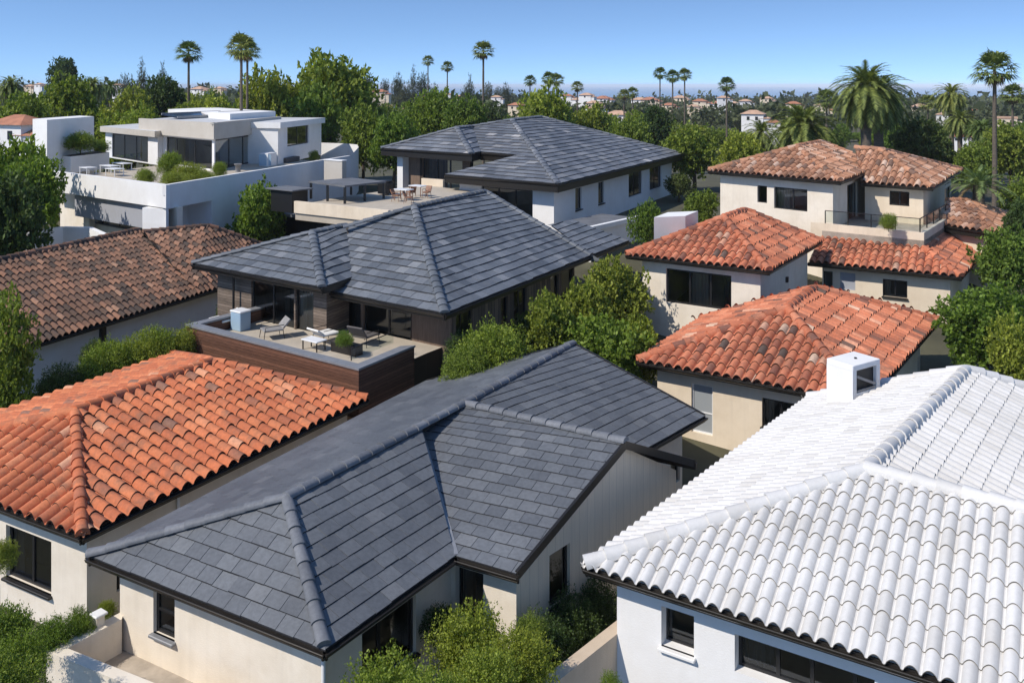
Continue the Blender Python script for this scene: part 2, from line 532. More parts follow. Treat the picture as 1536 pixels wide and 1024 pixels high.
def tile_field(mb, poly, k, rng, mat=0):
    poly = [Vector(p) for p in poly]
    A, B = poly[0], poly[1]
    e = (B - A).xy.normalized()
    n = Vector((-e.y, e.x))
    c = sum(poly, Vector()) / len(poly)
    if (c - A).xy.dot(n) < 0:
        n = -n
    L, zf = poly_fn(A, e, n, poly)
    m = len(L)
    area = sum(L[i][0] * L[(i + 1) % m][1] - L[(i + 1) % m][0] * L[i][1] for i in range(m))
    sg = 1 if area > 0 else -1
    planes = []
    for i in range(1, m):
        (x0, y0, _), (x1, y1, _) = L[i], L[(i + 1) % m]
        d = math.hypot(x1 - x0, y1 - y0)
        if d < 1e-5:
            continue
        nx, ny = -(y1 - y0) / d * sg, (x1 - x0) / d * sg
        planes.append((nx, ny, nx * x0 + ny * y0))
    PN = np.array([(p[0], p[1]) for p in planes])
    PD = np.array([p[2] for p in planes])
    amin, amax = min(p[0] for p in L), max(p[0] for p in L)
    bmax = max(p[1] for p in L)
    # slope along n, so that exposure is measured on the slope
    zt = zf(np.array([[c2, b2] for c2, b2 in (((amin + amax) / 2, 0.2), ((amin + amax) / 2, min(bmax, 2.2)))]))
    sl = abs(zt[1] - zt[0]) / max(0.5, (min(bmax, 2.2) - 0.2))
    kk = dict(k)
    kk['expo'] = k['expo'] / math.sqrt(1 + sl * sl)
    T, TF, TM = (barrel_template if k['type'] == 'barrel' else slate_template)(kk)
    p, ex = kk['pitch'], kk['expo']
    j = 0
    b = -k.get('over', 0.05)
    allP, allF, allM = [], [], []
    cnt = 0
    while b < bmax:
        off = (0.5 * p * (j % 2) + rng.uniform(-.08, .08) * p) if k['type'] == 'slate' else 0
        i0 = math.floor((amin - off) / p) - 1
        i1 = math.ceil((amax - off) / p) + 1
        for i in range(i0, i1):
            P = T.copy()
            jt = k.get('jit', 0.004)
            sk = rng.gauss(0, jt) * 0.8
            P[:, 0] += i * p + off + P[:, 1] * sk
            P[:, 1] += b + rng.gauss(0, jt)
            P[:, 2] += rng.gauss(0, jt) * (0.6 if k['type'] == 'barrel' else 0.5)
            D = P[:, :2] @ PN.T - PD
            mn = D.min(axis=0)
            if (D.max(axis=0) <= 0.003).any():
                continue
            if (mn >= -0.001).all():
                allP.append(P)
                allF.extend([tuple(q + cnt for q in f) for f in TF])
                allM.extend(TM)
                cnt += len(P)
                continue
            bad = [q for q in range(len(planes)) if mn[q] < -0.001]
            key, out = {}, []
            for f, fm in zip(TF, TM):
                pg = [tuple(P[q]) for q in f]
                for q in bad:
                    nx, ny, d = planes[q]
                    res = []
                    for s in range(len(pg)):
                        X, Yv = pg[s], pg[(s + 1) % len(pg)]
                        dx, dy = X[0] * nx + X[1] * ny - d, Yv[0] * nx + Yv[1] * ny - d
                        if dx >= 0:
                            res.append(X)
                        if (dx >= 0) != (dy >= 0):
                            t = dx / (dx - dy)
                            res.append(tuple(X[w] + (Yv[w] - X[w]) * t for w in range(3)))
                    pg = res
                    if len(pg) < 3:
                        break
                if len(pg) < 3:
                    continue
                ids = []
                for X in pg:
                    kx = tuple(round(w, 4) for w in X)
                    if kx not in key:
                        key[kx] = len(out)
                        out.append(X)
                    if not ids or ids[-1] != key[kx]:
                        ids.append(key[kx])
                if ids[0] == ids[-1]:
                    ids.pop()
                if len(ids) >= 3:
                    allF.append(tuple(q + cnt for q in ids))
                    allM.append(fm)
            if out:
                allP.append(np.array(out))
                cnt += len(out)
        b += ex
        j += 1
    if not allP:
        return
    P = np.concatenate(allP)
    z = zf(P[:, :2]) + P[:, 2] * math.sqrt(1 + sl * sl)
    X = A.x + P[:, 0] * e.x + P[:, 1] * n.x
    Yw = A.y + P[:, 0] * e.y + P[:, 1] * n.y
    mb.add(np.stack([X, Yw, z], 1).tolist(), allF, mat, k['type'] == 'barrel')
    mb.m[-len(allF):] = allM


def ridge_caps(mb, P, Q, r, seg, rng, flat=1.0, lift=0.03):
    """overlapping half-round caps laid from the lower end P up to Q"""
    P, Q = Vector(P), Vector(Q)
    d = Q - P
    Ln = d.length
    d.normalize()
    side = Vector((d.y, -d.x, 0)).normalized()
    up = side.cross(d).normalized()
    if up.z < 0:
        up = -up
    n = max(1, round(Ln / seg))
    s = Ln / n
    na = 9
    for i in range(n):
        q0 = P + d * (i * s - 0.03) + up * (lift + 0.03)
        q1 = P + d * ((i + 1) * s + 0.03) + up * lift
        q0 = q0 + side * rng.gauss(0, .006) + up * rng.gauss(0, .004)
        vs = []
        for q, rr in ((q0, r * 1.08), (q1, r * 0.93)):
            for a in range(na):
                t = math.pi * (a / (na - 1)) * 1.16 - 0.08 * math.pi
                vs.append(q + side * (math.cos(t) * rr) + up * (math.sin(t) * rr * flat))
        for a in range(na):
            t = math.pi * (a / (na - 1)) * 1.16 - 0.08 * math.pi
            vs.append(q0 + d * 0.004 + side * (math.cos(t) * (r * 1.08 - .045)) + up * (math.sin(t) * (r * 1.08 * flat - .045)))
        fs = []
        for a in range(na - 1):
            fs.append((a, a + 1, na + a + 1, na + a))
            fs.append((2 * na + a, 2 * na + a + 1, a + 1, a))
        if i == 0:
            fs.append(tuple(range(2 * na, 3 * na)))
        mb.add(vs, fs, 0, True)


def xy_out(A, B, C):
    """unit plan normal of edge AB pointing away from C"""
    d = (Vector(B[:2]) - Vector(A[:2])).normalized()
    n = Vector((d.y, -d.x))
    if (Vector(C[:2]) - Vector(A[:2])).dot(n) > 0:
        n = -n
    return d, n


def gutter_run(mb, A, B, C, drop=0.02, h=0.13, fas=0.24, out=0.12):
    """fascia board plus a half-round gutter along the eave A-B (C lies inside the house)"""
    A, B = Vector(A), Vector(B)
    d, n = xy_out(A, B, C)
    d3, n3 = Vector((d.x, d.y, 0)), Vector((n.x, n.y, 0))
    L = (B - A).length
    sec_f = [(-.05, -fas), (0, -fas), (0, -drop), (-.05, -drop)]
    sec_g = [(0.004, -drop - .05), (0.004, -drop - h), (.05, -drop - h - .035), (out - .02, -drop - h + .01), (out, -drop - .06),
             (out + .012, -drop - .045), (out, -drop - .035), (out - .02, -drop - .05)]
    for sec in (sec_f, sec_g):
        k = len(sec)
        vs = []
        for q in (A - d3 * .05, B + d3 * .05):
            q = Vector(q)
            vs += [q + n3 * a + Vector((0, 0, b)) for a, b in sec]
        fs = [(i, (i + 1) % k, k + (i + 1) % k, k + i) for i in range(k)] + [tuple(range(k - 1, -1, -1)), tuple(range(k, 2 * k))]
        mb.add(vs, fs, 0)


def rake_run(mb, A, B, C, h=0.18):
    """sloping barge board along a gable edge"""
    A, B = Vector(A), Vector(B)
    d, n = xy_out(A, B, C)
    n3 = Vector((n.x, n.y, 0))
    vs = []
    for q in (A, B):
        vs += [q + n3 * a + Vector((0, 0, b)) for a, b in ((-.05, -h), (.03, -h), (.03, .06), (-.05, .06))]
    mb.add(vs, [(0, 1, 5, 4), (1, 2, 6, 5), (2, 3, 7, 6), (3, 0, 4, 7), (3, 2, 1, 0), (4, 5, 6, 7)], 0)


def roof(parent, faces, kind, mats, caps=(), eaves=(), rakes=(), soffit=None, centre=None, cap_r=0.2, cap_seg=0.5, cap_flat=1.0,
         seed=1, soff_drop=0.22, bare=(), fas=0.24):
    """faces: polygons whose first edge is the eave.  mats: (tile, deck, cap)"""
    rng = random.Random(seed)
    t = MB()
    for poly in faces:
        tile_field(t, poly, kind, rng, 0)
    for poly in list(faces) + list(bare):
        P = [Vector(p) - Vector((0, 0, 0.035)) for p in poly]
        for tr in tessellate_polygon([P]):
            t.add([P[i] for i in tr], [(0, 1, 2)], 1)
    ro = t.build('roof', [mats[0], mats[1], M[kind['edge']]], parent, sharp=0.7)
    if caps:
        for P, Q in caps:
            c = MB()
            ridge_caps(c, P, Q, cap_r, cap_seg, rng, cap_flat)
            c.build('ridge_cap', mats[2], ro, sharp=0.7)
    if eaves or rakes:
        g = MB()
        for A, B in eaves:
            gutter_run(g, A, B, centre, fas=fas)
        for A, B in rakes:
            rake_run(g, A, B, centre)
        g.build('gutter', M['gutter'], ro)
    if soffit:
        s = MB()
        P = [Vector((p[0], p[1], p[2] - soff_drop)) for p in soffit]
        for tr in tessellate_polygon([P]):
            s.add([P[i] for i in tr], [(0, 1, 2)], 0)
        s.build('soffit', M['soffit'], ro)
    return ro


def hip_roof(parent, c0, c1, c2, r0, r1, kind, mats, c3=None, **kw):
    """c0 left tip, c1 front corner, c2 far right corner; ridge r0 (near) to r1"""
    if c3 is None:
        c3 = c0 + (c2 - c1)
    faces = [(c0, c1, r0), (c1, c2, r1, r0), (c2, c3, r1), (c3, c0, r0, r1)]
    caps = [(c0, r0), (c1, r0), (c2, r1), (c3, r1), (r0, r1)]
    ctr = (c0 + c1 + c2 + c3) / 4
    return roof(parent, faces, kind, mats, caps, [(c0, c1), (c1, c2), (c2, c3), (c3, c0)], soffit=[c0, c1, c2, c3], centre=ctr, **kw), [c0, c1, c2, c3]


def inset(poly, o):
    """plan polygon moved inwards by o"""
    n = len(poly)
    P = [Vector((p[0], p[1])) for p in poly]
    a = sum(P[i].x * P[(i + 1) % n].y - P[(i + 1) % n].x * P[i].y for i in range(n))
    sg = 1 if a > 0 else -1
    lines = []
    for i in range(n):
        d = (P[(i + 1) % n] - P[i]).normalized()
        nn = Vector((-d.y, d.x)) * sg
        oo = o[i] if hasattr(o, '__len__') else o
        lines.append((P[i] + nn * oo, d))
    out = []
    for i in range(n):
        (p, d), (q, f) = lines[i - 1], lines[i]
        cr = d.x * f.y - d.y * f.x
        if abs(cr) < 1e-4:
            out.append(q.copy())
            continue
        t = ((q - p).x * f.y - (q - p).y * f.x) / cr
        out.append(p + d * t)
    return out


# ------------------------------------------------------------------ walls, windows
def on_wall(A, B, u, v):
    k = (u - U0) / F
    d = (Vector(B[:2]) - Vector(A[:2])).normalized()
    s = (k * A[1] - A[0]) / (d.x - k * d.y)
    return s, H - (v - V0) * (A[1] + s * d.y) / F


def wall_face(mb, A, B, z0, z1, ops, out, mat=0):
    """rectangular wall with openings; each opening gets reveals of its own depth"""
    A, B = Vector(A[:2]), Vector(B[:2])
    d = (B - A).normalized()
    L = (B - A).length
    ss = sorted({0.0, L} | {o['s0'] for o in ops} | {o['s1'] for o in ops})
    zs = sorted({z0, z1} | {o['z0'] for o in ops} | {o['z1'] for o in ops})

    def w(s, z, dep=0.0):
        p = A + d * s - out * dep
        return (p.x, p.y, z)
    for i in range(len(ss) - 1):
        for j in range(len(zs) - 1):
            sm, zm = (ss[i] + ss[i + 1]) / 2, (zs[j] + zs[j + 1]) / 2
            if any(o['s0'] < sm < o['s1'] and o['z0'] < zm < o['z1'] for o in ops):
                continue
            mb.quad(w(ss[i], zs[j]), w(ss[i + 1], zs[j]), w(ss[i + 1], zs[j + 1]), w(ss[i], zs[j + 1]), mat)
    for o in ops:
        D = o['rec'] + 0.10
        a, b, c, e = o['s0'], o['s1'], o['z0'], o['z1']
        mb.quad(w(a, c), w(a, e), w(a, e, D), w(a, c, D), mat)
        mb.quad(w(b, c), w(b, e), w(b, e, D), w(b, c, D), mat)
        mb.quad(w(a, c), w(b, c), w(b, c, D), w(a, c, D), mat)
        mb.quad(w(a, e), w(b, e), w(b, e, D), w(a, e, D), mat)


def window(parent, A, B, o, out):
    A, B = Vector(A[:2]), Vector(B[:2])
    d = (B - A).normalized()
    a, b, c, e = o['s0'], o['s1'], o['z0'], o['z1']
    rec, fw, fd = o['rec'], o.get('fw', 0.06), 0.07
    frame = o.get('frame', M['black'])

    def w(s, z, dep=0.0):
        p = A + d * s - out * dep
        return Vector((p.x, p.y, z))
    m = MB()
    rotz = math.atan2(d.y, d.x)

    def blk(s0, s1, z0, z1, dep, th):
        cc = w((s0 + s1) / 2, (z0 + z1) / 2, dep + th / 2)
        m.box(cc, s1 - s0, th, z1 - z0, rotz)
    blk(a, a + fw, c, e, rec, fd)
    blk(b - fw, b, c, e, rec, fd)
    blk(a + fw, b - fw, c, c + fw, rec, fd)
    blk(a + fw, b - fw, e - fw, e, rec, fd)
    for t in o.get('mull', ()):
        s = a + (b - a) * t
        blk(s - fw * .6, s + fw * .6, c + fw, e - fw, rec + .004, fd - .008)
    for t in o.get('trans', ()):
        z = c + (e - c) * t
        blk(a + fw, b - fw, z - fw * .4, z + fw * .4, rec + .006, fd - .012)
    fo = m.build(o.get('name', 'window'), frame, parent)
    g = MB()
    g.quad(w(a + fw * .5, c + fw * .5, rec + .04), w(b - fw * .5, c + fw * .5, rec + .04), w(b - fw * .5, e - fw * .5, rec + .04), w(a + fw * .5, e - fw * .5, rec + .04))
    g.build('pane', o.get('pane', M['glass']), fo)
    if o.get('sill'):
        s = MB()
        s.box(w((a + b) / 2, c - .04, -.03), (b - a) + .1, .2, .08, rotz, bev=.015)
        s.build('sill', o.get('sillmat', M['dark_metal']), fo)
    for cu in o.get('curtains', ()):
        t0, t1, cm = cu
        k = MB()
        n = max(8, int((t1 - t0) * (b - a) / 0.06))
        prev = None
        for i in range(n + 1):
            s = a + (b - a) * (t0 + (t1 - t0) * i / n)
            dp = rec + .22 + .05 * math.sin(i * 2.2) + .015 * math.sin(i * 5.1)
            cur = (w(s, c + .05, dp), w(s, e - .03, dp))
            if prev:
                k.quad(prev[0], cur[0], cur[1], prev[1])
            prev = cur
        k.build('curtain', cm, fo)
    return fo


def walls(parent, pts, z0, z1, mat, ops=None, name='wall', skip=(), extra=None, inner=True, ze=None):
    """closed run of walls over a plan polygon; ops {edge: [opening dicts in pixels]}"""
    ops = ops or {}
    n = len(pts)
    c = sum((Vector(p[:2]) for p in pts), Vector((0, 0))) / n
    a = sum(pts[i][0] * pts[(i + 1) % n][1] - pts[(i + 1) % n][0] * pts[i][1] for i in range(n))
    sg = 1 if a > 0 else -1
    mb = MB()
    made = []
    for i in range(n):
        if i in skip:
            continue
        A, B = pts[i], pts[(i + 1) % n]
        d = (Vector(B[:2]) - Vector(A[:2])).normalized()
        out = Vector((d.y, -d.x)) * sg
        L = (Vector(B[:2]) - Vector(A[:2])).length
        res = []
        for o in ops.get(i, []):
            o = dict(o)
            u0, v0, u1, v1 = o['px']
            s0, za = on_wall(A, B, u0, v0)
            s1, zb = on_wall(A, B, u1, v1)
            if 'dz' in o:
                zb = za - o['dz']
            o['s0'], o['s1'] = max(.06, min(s0, s1)), min(L - .06, max(s0, s1))
            o['z0'], o['z1'] = max(z0 + .02, min(za, zb)), min(z1 - .02, max(za, zb))
            o.setdefault('rec', 0.12)
            if o['s1'] - o['s0'] < .15 or o['z1'] - o['z0'] < .15:
                print('SKIP opening', parent.name, i, o['px'], s0, s1, za, zb, L)
                continue
            res.append(o)
        wall_face(mb, A, B, z0, z1, res, out)
        made.append((A, B, res, out))
    if extra:
        extra(mb)
    if inner:           # a dim interior partition core so that rooms do not read as one hollow shell
        q = inset(pts, 2.2 if not isinstance(inner, float) else inner)
        m2 = MB()
        for i in range(n):
            A, B = q[i], q[(i + 1) % n]
            m2.quad((A[0], A[1], z0), (B[0], B[1], z0), (B[0], B[1], z1), (A[0], A[1], z1))
        m2.build('interior_wall', M['room'], parent)
    wo = mb.build(name, mat, parent)
    for A, B, res, out in made:
        for o in res:
            window(parent, A, B, o, out)
    return wo


# tile kinds
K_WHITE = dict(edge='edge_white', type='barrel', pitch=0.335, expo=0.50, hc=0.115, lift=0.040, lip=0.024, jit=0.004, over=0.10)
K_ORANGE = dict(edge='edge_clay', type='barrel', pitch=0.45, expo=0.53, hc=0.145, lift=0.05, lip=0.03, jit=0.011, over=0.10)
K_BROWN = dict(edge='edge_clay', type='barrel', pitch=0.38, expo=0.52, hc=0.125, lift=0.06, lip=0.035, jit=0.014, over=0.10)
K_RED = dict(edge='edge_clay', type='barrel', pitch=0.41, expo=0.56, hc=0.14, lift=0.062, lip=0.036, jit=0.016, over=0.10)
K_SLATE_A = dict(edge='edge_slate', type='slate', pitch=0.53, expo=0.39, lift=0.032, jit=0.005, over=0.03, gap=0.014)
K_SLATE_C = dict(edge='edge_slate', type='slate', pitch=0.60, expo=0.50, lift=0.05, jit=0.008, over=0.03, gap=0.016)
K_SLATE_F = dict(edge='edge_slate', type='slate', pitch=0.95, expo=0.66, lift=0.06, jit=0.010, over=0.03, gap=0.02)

Z = Vector((0, 0, 1))


def v2(p, z):
    return Vector((p[0], p[1], z))


# ================================================================== HOUSE: charcoal slate bungalow, foreground
S = 0.85            # the three nearest houses
eA = 14.0 * S
h_slate = thing('slate_house', (-4, 28, gz(-4, 28)), 'cream foreground house with a charcoal slate roof, round grey ridge caps and a cross gable', 'house')
P1, P2, V1 = at(135, 833, eA), at(487, 973, eA), at(683, 833, eA)
RB, FB, P5, P4 = at(775, 860, eA), at(1042, 692, eA), at(1057, 623, eA), at(640, 571, eA)
R1, R2, R3 = at(430, 747, 12.3 * S), at(697, 606, 12.3 * S), at(860, 515, 12.3 * S)
Vyr, Vy = at(632, 641, 12.3 * S), at(632, 650, 12.75 * S)
G1 = at(938, 664, 12.1 * S)
V2 = Vector((4.98 * S, 34.5 * S, H - eA))
outA = [P1, P2, V1, RB, FB, V2, P5, P4]
wA = inset(outA, [.5, .5, .5, .38, .4, .5, .5, .5])
cA = Vector((-3, 26, 0))
facesA = [(P1, P2, R1), (P2, V1, Vyr, R1), (V2, P5, R3, R2), (V1, RB, G1, R2, Vy), (V2, FB, G1, R2), (P4, P1, R1, R2, R3)]
roA = roof(h_slate, facesA, K_SLATE_A, (M['slate_near'], M['deck_dark']) + (M['ridge_slate'],),
           caps=[(P1, R1), (P2 + (R1 - P2) * .02, R1), (R1, R2), (R2, R3), (G1, R2)],
           eaves=[(P1, P2), (P2, V1), (V1, RB), (FB, V2), (V2, P5), (P4, P1)], rakes=[(RB, G1), (G1, FB), (P5, R3), (R3, P4)],
           soffit=[P1, P2, V1, v2(wA[3], V1.z), v2(wA[4], V1.z), V2, P5, P4], centre=cA, cap_r=0.15, cap_seg=0.53, cap_flat=0.75, seed=3, bare=[(Vyr, R2, Vy)])
mb = MB()
mb.bar(Vy + Z * .03, V1 + Z * .03, .16, .03)                # open metal valley flashing
mb.build('valley_flashing', M['cap_grey'], roA)
zA = H - eA - .22
pk = Vector((G1.x, G1.y))
ga, gb = wA[3], wA[4]
gd = (gb - ga).normalized()
pkp = ga + gd * (pk - ga).dot(gd)
opsA = {0: [dict(px=(230, 880, 262, 962), sill=True, trans=[.5], rec=.1, fw=.08, sillmat=M['cap_grey'])],
        1: [dict(px=(543, 950, 624, 978), mull=[.36], rec=.1, fw=.08, sill=True)],
        2: [dict(px=(683, 848, 725, 940), rec=.2, curtains=[(0, 1, M['curtain_dark'])], name='door')],
        3: [dict(px=(824, 833, 855, 893), rec=.1, fw=.08, sill=True)],
        5: [dict(px=(1006, 690, 1020, 720), rec=.1)]}
walls(h_slate, wA, 1.5, zA, M['stucco_offwhite'], opsA, skip=(3,), inner=1.6)
walls(h_slate, wA, 1.5, zA, M['board_cream'], opsA, name='gable_wall', skip=(0, 1, 2, 4, 5, 6, 7), inner=False,
      extra=lambda m: m.add([v2(ga, zA), v2(gb, zA), v2(pkp, G1.z - .13)], [(0, 1, 2)]))
mb = MB()
c = wA[1]
mb.tube([(c[0] + .02, c[1] - .12, zA), (c[0] + .02, c[1] - .12, 2)], .05)
mb.build('downpipe', M['white_metal'], h_slate)

# ================================================================== HOUSE: white tile roof, foreground right
eB = 13.5 * S
h_white = thing('white_roof_house', (10, 27, gz(10, 27)), 'white house under a white barrel tile roof with a boxy white chimney', 'house')
T1, T2 = at(880, 848, eB), at(1660, 1095, eB)
Q1, Q2 = at(1300, 706, 11.3 * S), at(1450, 556, 11.3 * S)
W1_ = at(1660, 798, 11.3 * S)
T4, T5 = at(1214, 598, eB), at(1700, 634, eB)
e1B, e2B = Vector((.85, -.53, 0)), Vector((.53, .85, 0))
X1 = v2(Q1 + e1B * 5.7 * S, H - eB)
Wb = v2(W1_ + e2B * 5.2 * S, H - eB)
facesB = [(T1, T2, W1_, Q1), (T4, T1, Q1, Q2), (X1, T5, Q2, Q1), (T5, T4, Q2)]
roB = roof(h_white, facesB, K_WHITE, (M['tile_white'], M['deck_white'], M['tile_white']),
           caps=[(T1, Q1), (Q1, Q2), (T4, Q2), (T5, Q2), (Q1, W1_)], eaves=[(T1, T2), (T4, T1), (T5, T4)],
           soffit=[T1, T2, T2 + e2B * 6 * S, X1, T5, T4], centre=Vector((9.5, 24, 0)), cap_r=0.19, cap_seg=0.53, seed=5, bare=[(Q1, W1_, Wb)])
wB = inset([T1, T2, T2 + e2B * 12, T5, T4], [.5, .5, .5, .5, .5])
zB = H - eB - .22
walls(h_white, wB, 1.5, zB, M['stucco_white'],
      {0: [dict(px=(992, 908, 1041, 985), rec=.3, fw=.05, sill=True, sillmat=M['stucco_white']),
           dict(px=(1102, 950, 1312, 1080), rec=.28, fw=.07, mull=[.3, .55, .85], curtains=[(0.02, .3, M['curtain_dark'])])]}, inner=2.5)
# chimney on the far left eave with a dark vent opening
chp = at(1280, 592, 12.6 * S)
mb = MB()
e1S, e2S = e1B, e2B
e1B, e2B = Vector((.55, -.835, 0)), Vector((.835, .55, 0))
ca = math.atan2(-.835, .55)
bw, bd, bh = 1.05, 1.5, 1.7
cz = chp.z
mb.box((chp.x, chp.y, cz - .35), bw, bd, 1.3, ca)
mb.box((chp.x, chp.y, cz + 1.16), bw + .008, bd + .008, .2, ca, bev=.02)
for sx in (-1, 1):
    for sy in (-1, 1):
        q = chp + e1B * (sx * (bw / 2 - .1)) + e2B * (sy * (bd / 2 - .1))
        mb.box((q.x, q.y, cz + .68), .2, .2, .78, ca)
q = chp - e1B * .0 + Vector((0, 0, 0))
for sgn, ex in ((-1, e1B),):
    q = chp + e1B * (-bw / 2 + .08)
    mb.box((q.x, q.y, cz + .68), .16, bd - .4, .78, ca)
    q = chp + e2B * (-bd / 2 + .08)
    mb.box((q.x, q.y, cz + .68), bw - .4, .16, .78, ca)
ch = mb.build('chimney', M['stucco_white'], roB)
mb = MB()
q = chp + e1B * .05 + e2B * .05
mb.box((q.x, q.y, cz + .68), bw - .36, bd - .36, .74, ca)  # solid dark box fills the opening, standing in for the shade inside
mb.tube([v2(q, cz + 1.2), v2(q, cz + 1.3)], .05)
mb.build('vent', M['vent_shade'], ch)
mb = MB()
q = chp + e1B * (bw / 2 - .02)
mb.bar(v2(q - e2B * .5, cz + .36), v2(q + e2B * .5, cz + .36), .05, .05)
mb.bar(v2(q - e2B * .5, cz + .85), v2(q + e2B * .48, cz + .45), .03, .09)
mb.build('damper', M['cap_grey'], ch)

# ================================================================== HOUSE: orange clay roof, left
h_orange = thing('orange_roof_house', (-14, 34, gz(-14, 34)), 'cream house with a bright orange clay barrel tile roof, beside the charcoal slate house', 'house')
D0, D1, D2, D3 = at(-192, 686, 14 * S), at(123, 803, 14 * S), at(549, 599, 14 * S), at(258, 533, 14 * S)
Dr1, Dr2 = at(113, 619, 12.46 * S), at(318, 543, 12.46 * S)
roD, outD = hip_roof(h_orange, D0, D1, D2, Dr1, Dr2, K_ORANGE, (M['terra_orange'], M['deck_terra'], M['terra_orange']), c3=D3, cap_r=.175, cap_seg=.48, seed=8)
wD = inset(outD, .5)
zD = H - 14 * S - .22
walls(h_orange, wD, 1.5, zD, M['stucco_offwhite'],
      {0: [dict(px=(9, 786, 77, 893), rec=.12, fw=.08, mull=[.52], sill=True, curtains=[(.05, .2, M['curtain_dark'])])],
       1: [dict(px=(175, 858, 182, 884), rec=.1, fw=.05)]}, inner=2.0)
mb = MB()
d, n = xy_out(wD[1], wD[2], v2(wD[0], 0))
q = wD[1] + d * 3.0 + n * .07
mb.tube([(q.x, q.y, zD), (q.x, q.y, 3.0)], .05)
mb.build('downpipe', M['white_metal'], h_orange)

# ================================================================== HOUSE: old brown tile roof, far left
h_brown = thing('brown_roof_house', (-22, 50, gz(-22, 50)), 'low white house with an old mottled brown clay tile roof, behind the orange roofed house', 'house')
eE, rE = 12.3, 9.3
E0, E1, Em = at(-100, 562, eE), at(458, 391, eE), Vector((-18.5, 53.0, H - eE))
Er0, Er1, Er2, Er3 = at(-100, 413, rE), at(207, 346, rE), at(215, 349.5, rE), at(313, 340, rE)
latE = Vector((-.93, .37, 0))
E0b, E1b = v2(Er0 + latE * 6.4, H - eE), v2(Er3 + latE * 5, H - eE)
roE = roof(h_brown, [(E0, Em, Er1, Er0), (Em, E1, Er3, Er2), (E1, E1b, Er3)], K_BROWN, (M['terra_brown'], M['deck_dark'], M['terra_brown']),
           caps=[(Er0, Er1), (Er2, Er3), (E1, Er3)], eaves=[(E0, Em), (Em, E1)], soffit=[E0, Em, E1, E1b, E0b],
           centre=Vector((-23, 52, 0)), cap_r=.19, cap_seg=.55, seed=12, bare=[(E0b, Er0, Er1, Er3, E1b)])
wE = inset([E0, Em, E1, E1b, E0b], .7)
walls(h_brown, wE, .5, H - eE - .22, M['stucco_white'], {}, inner=False)
mb = MB()
for u in (152,):
    s, _ = on_wall(wE[0], wE[1], u, 500)
    d, n = xy_out(wE[0], wE[1], Er0)
    q = wE[0] + d * s + n * .1
    mb.box((q.x, q.y, (H - eE - .25 + .8) / 2), .3, .2, H - eE - .25 - .8, math.atan2(d.y, d.x))
mb.build('post', M['dark_metal'], h_brown)

# ================================================================== HOUSE: middle slate house with timber clad terrace
h_mid = thing('timber_slate_house', (-5, 45, gz(-5, 45)), 'timber clad house with a blue grey slate roof and furnished terrace in the centre', 'house')
eC = 9.5
L_, C3, C4 = at(315, 402, eC), at(667, 470, eC), at(886, 383, eC)
M1, M2 = at(621, 311, 6.4), at(727, 287, 6.4)
Lb = L_ + (C4 - C3)
W1, W2, W3 = at(290, 395, 9.0), at(483, 431, 9.0), at(540, 412, 9.0)
Wr, We = at(468, 349, 7.44), at(519, 338, 7.35)
W0 = v2(W1 + (We - Wr) * 1.6, H - 9.0)
T1x, T2x, E2x = at(826, 338, 8.3), at(858, 330, 8.3), at(943, 361, eC)
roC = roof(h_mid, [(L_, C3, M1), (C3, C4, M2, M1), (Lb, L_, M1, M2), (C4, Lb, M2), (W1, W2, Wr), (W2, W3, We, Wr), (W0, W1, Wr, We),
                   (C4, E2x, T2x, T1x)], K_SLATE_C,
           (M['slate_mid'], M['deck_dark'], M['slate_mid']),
           caps=[(C3, M1), (C4, M2), (M1, M2), (at(516, 342, 7.35), M1), (W1, Wr), (W2, Wr), (Wr, We)],
           eaves=[(L_, C3), (C3, C4), (C4, E2x), (W1, W2), (W2, W3), (W0, W1)], soffit=[L_, C3, C4, Lb],
           centre=Vector((-3, 50, 0)), cap_r=.2, cap_seg=.5, cap_flat=.55, seed=21, fas=.3)
mb = MB()
mb.bar(We + Z * .05, W3 + Z * .05, .14, .03)
for tr in tessellate_polygon([[W1, W2, W3, W0]]):
    mb.add([[W1, W2, W3, W0][i] - Z * .24 for i in tr], [(0, 1, 2)])
mb.build('valley_flashing', M['soffit'], roC)
zCf = H - 11.5
wC = inset([L_, C3, C4, Lb], [1.5, .7, .7, .7])
opsC = {0: [dict(px=(505, 448, 541, 512), rec=.1, curtains=[(0, 1, M['curtain_dark'])], fw=.07),
            dict(px=(545, 452, 616, 527), rec=.1, mull=[.52], fw=.07)],
        1: [dict(px=(648, 487, 660, 585), rec=.2, name='door', fw=.07),
            dict(px=(684, 468, 709, 528), rec=.1, mull=[.4]), dict(px=(752, 448, 762, 500), rec=.1),
            dict(px=(771, 434, 790, 500), rec=.1, mull=[.5]), dict(px=(826, 405, 838, 470), rec=.1), dict(px=(842, 400, 860, 470), rec=.1)]}
walls(h_mid, wC, 2.0, H - eC - .3, M['wood_panel'], opsC, inner=3.0)
wW = inset([W1, W2, W3, W0], [.9, .5, .3, .7])
walls(h_mid, wW, zCf - 2, H - 9.25, M['wood_grey'],
      {0: [dict(px=(377, 418, 441, 499), rec=.08, mull=[.5], fw=.08),
           dict(px=(443, 425, 470, 506), rec=.1, fw=.06, curtains=[(0, 1, M['curtain'])])]}, inner=False, skip=(2,))
mb = MB()
s, _ = on_wall(wW[0], wW[1], 355, 450)
q = wW[0] + (wW[1] - wW[0]).normalized() * s
mb.tube([(q.x - .05, q.y - .35, H - 9.2), (q.x - .05, q.y - .35, zCf)], .06)
mb.build('downpipe', M['dark_metal'], h_mid)
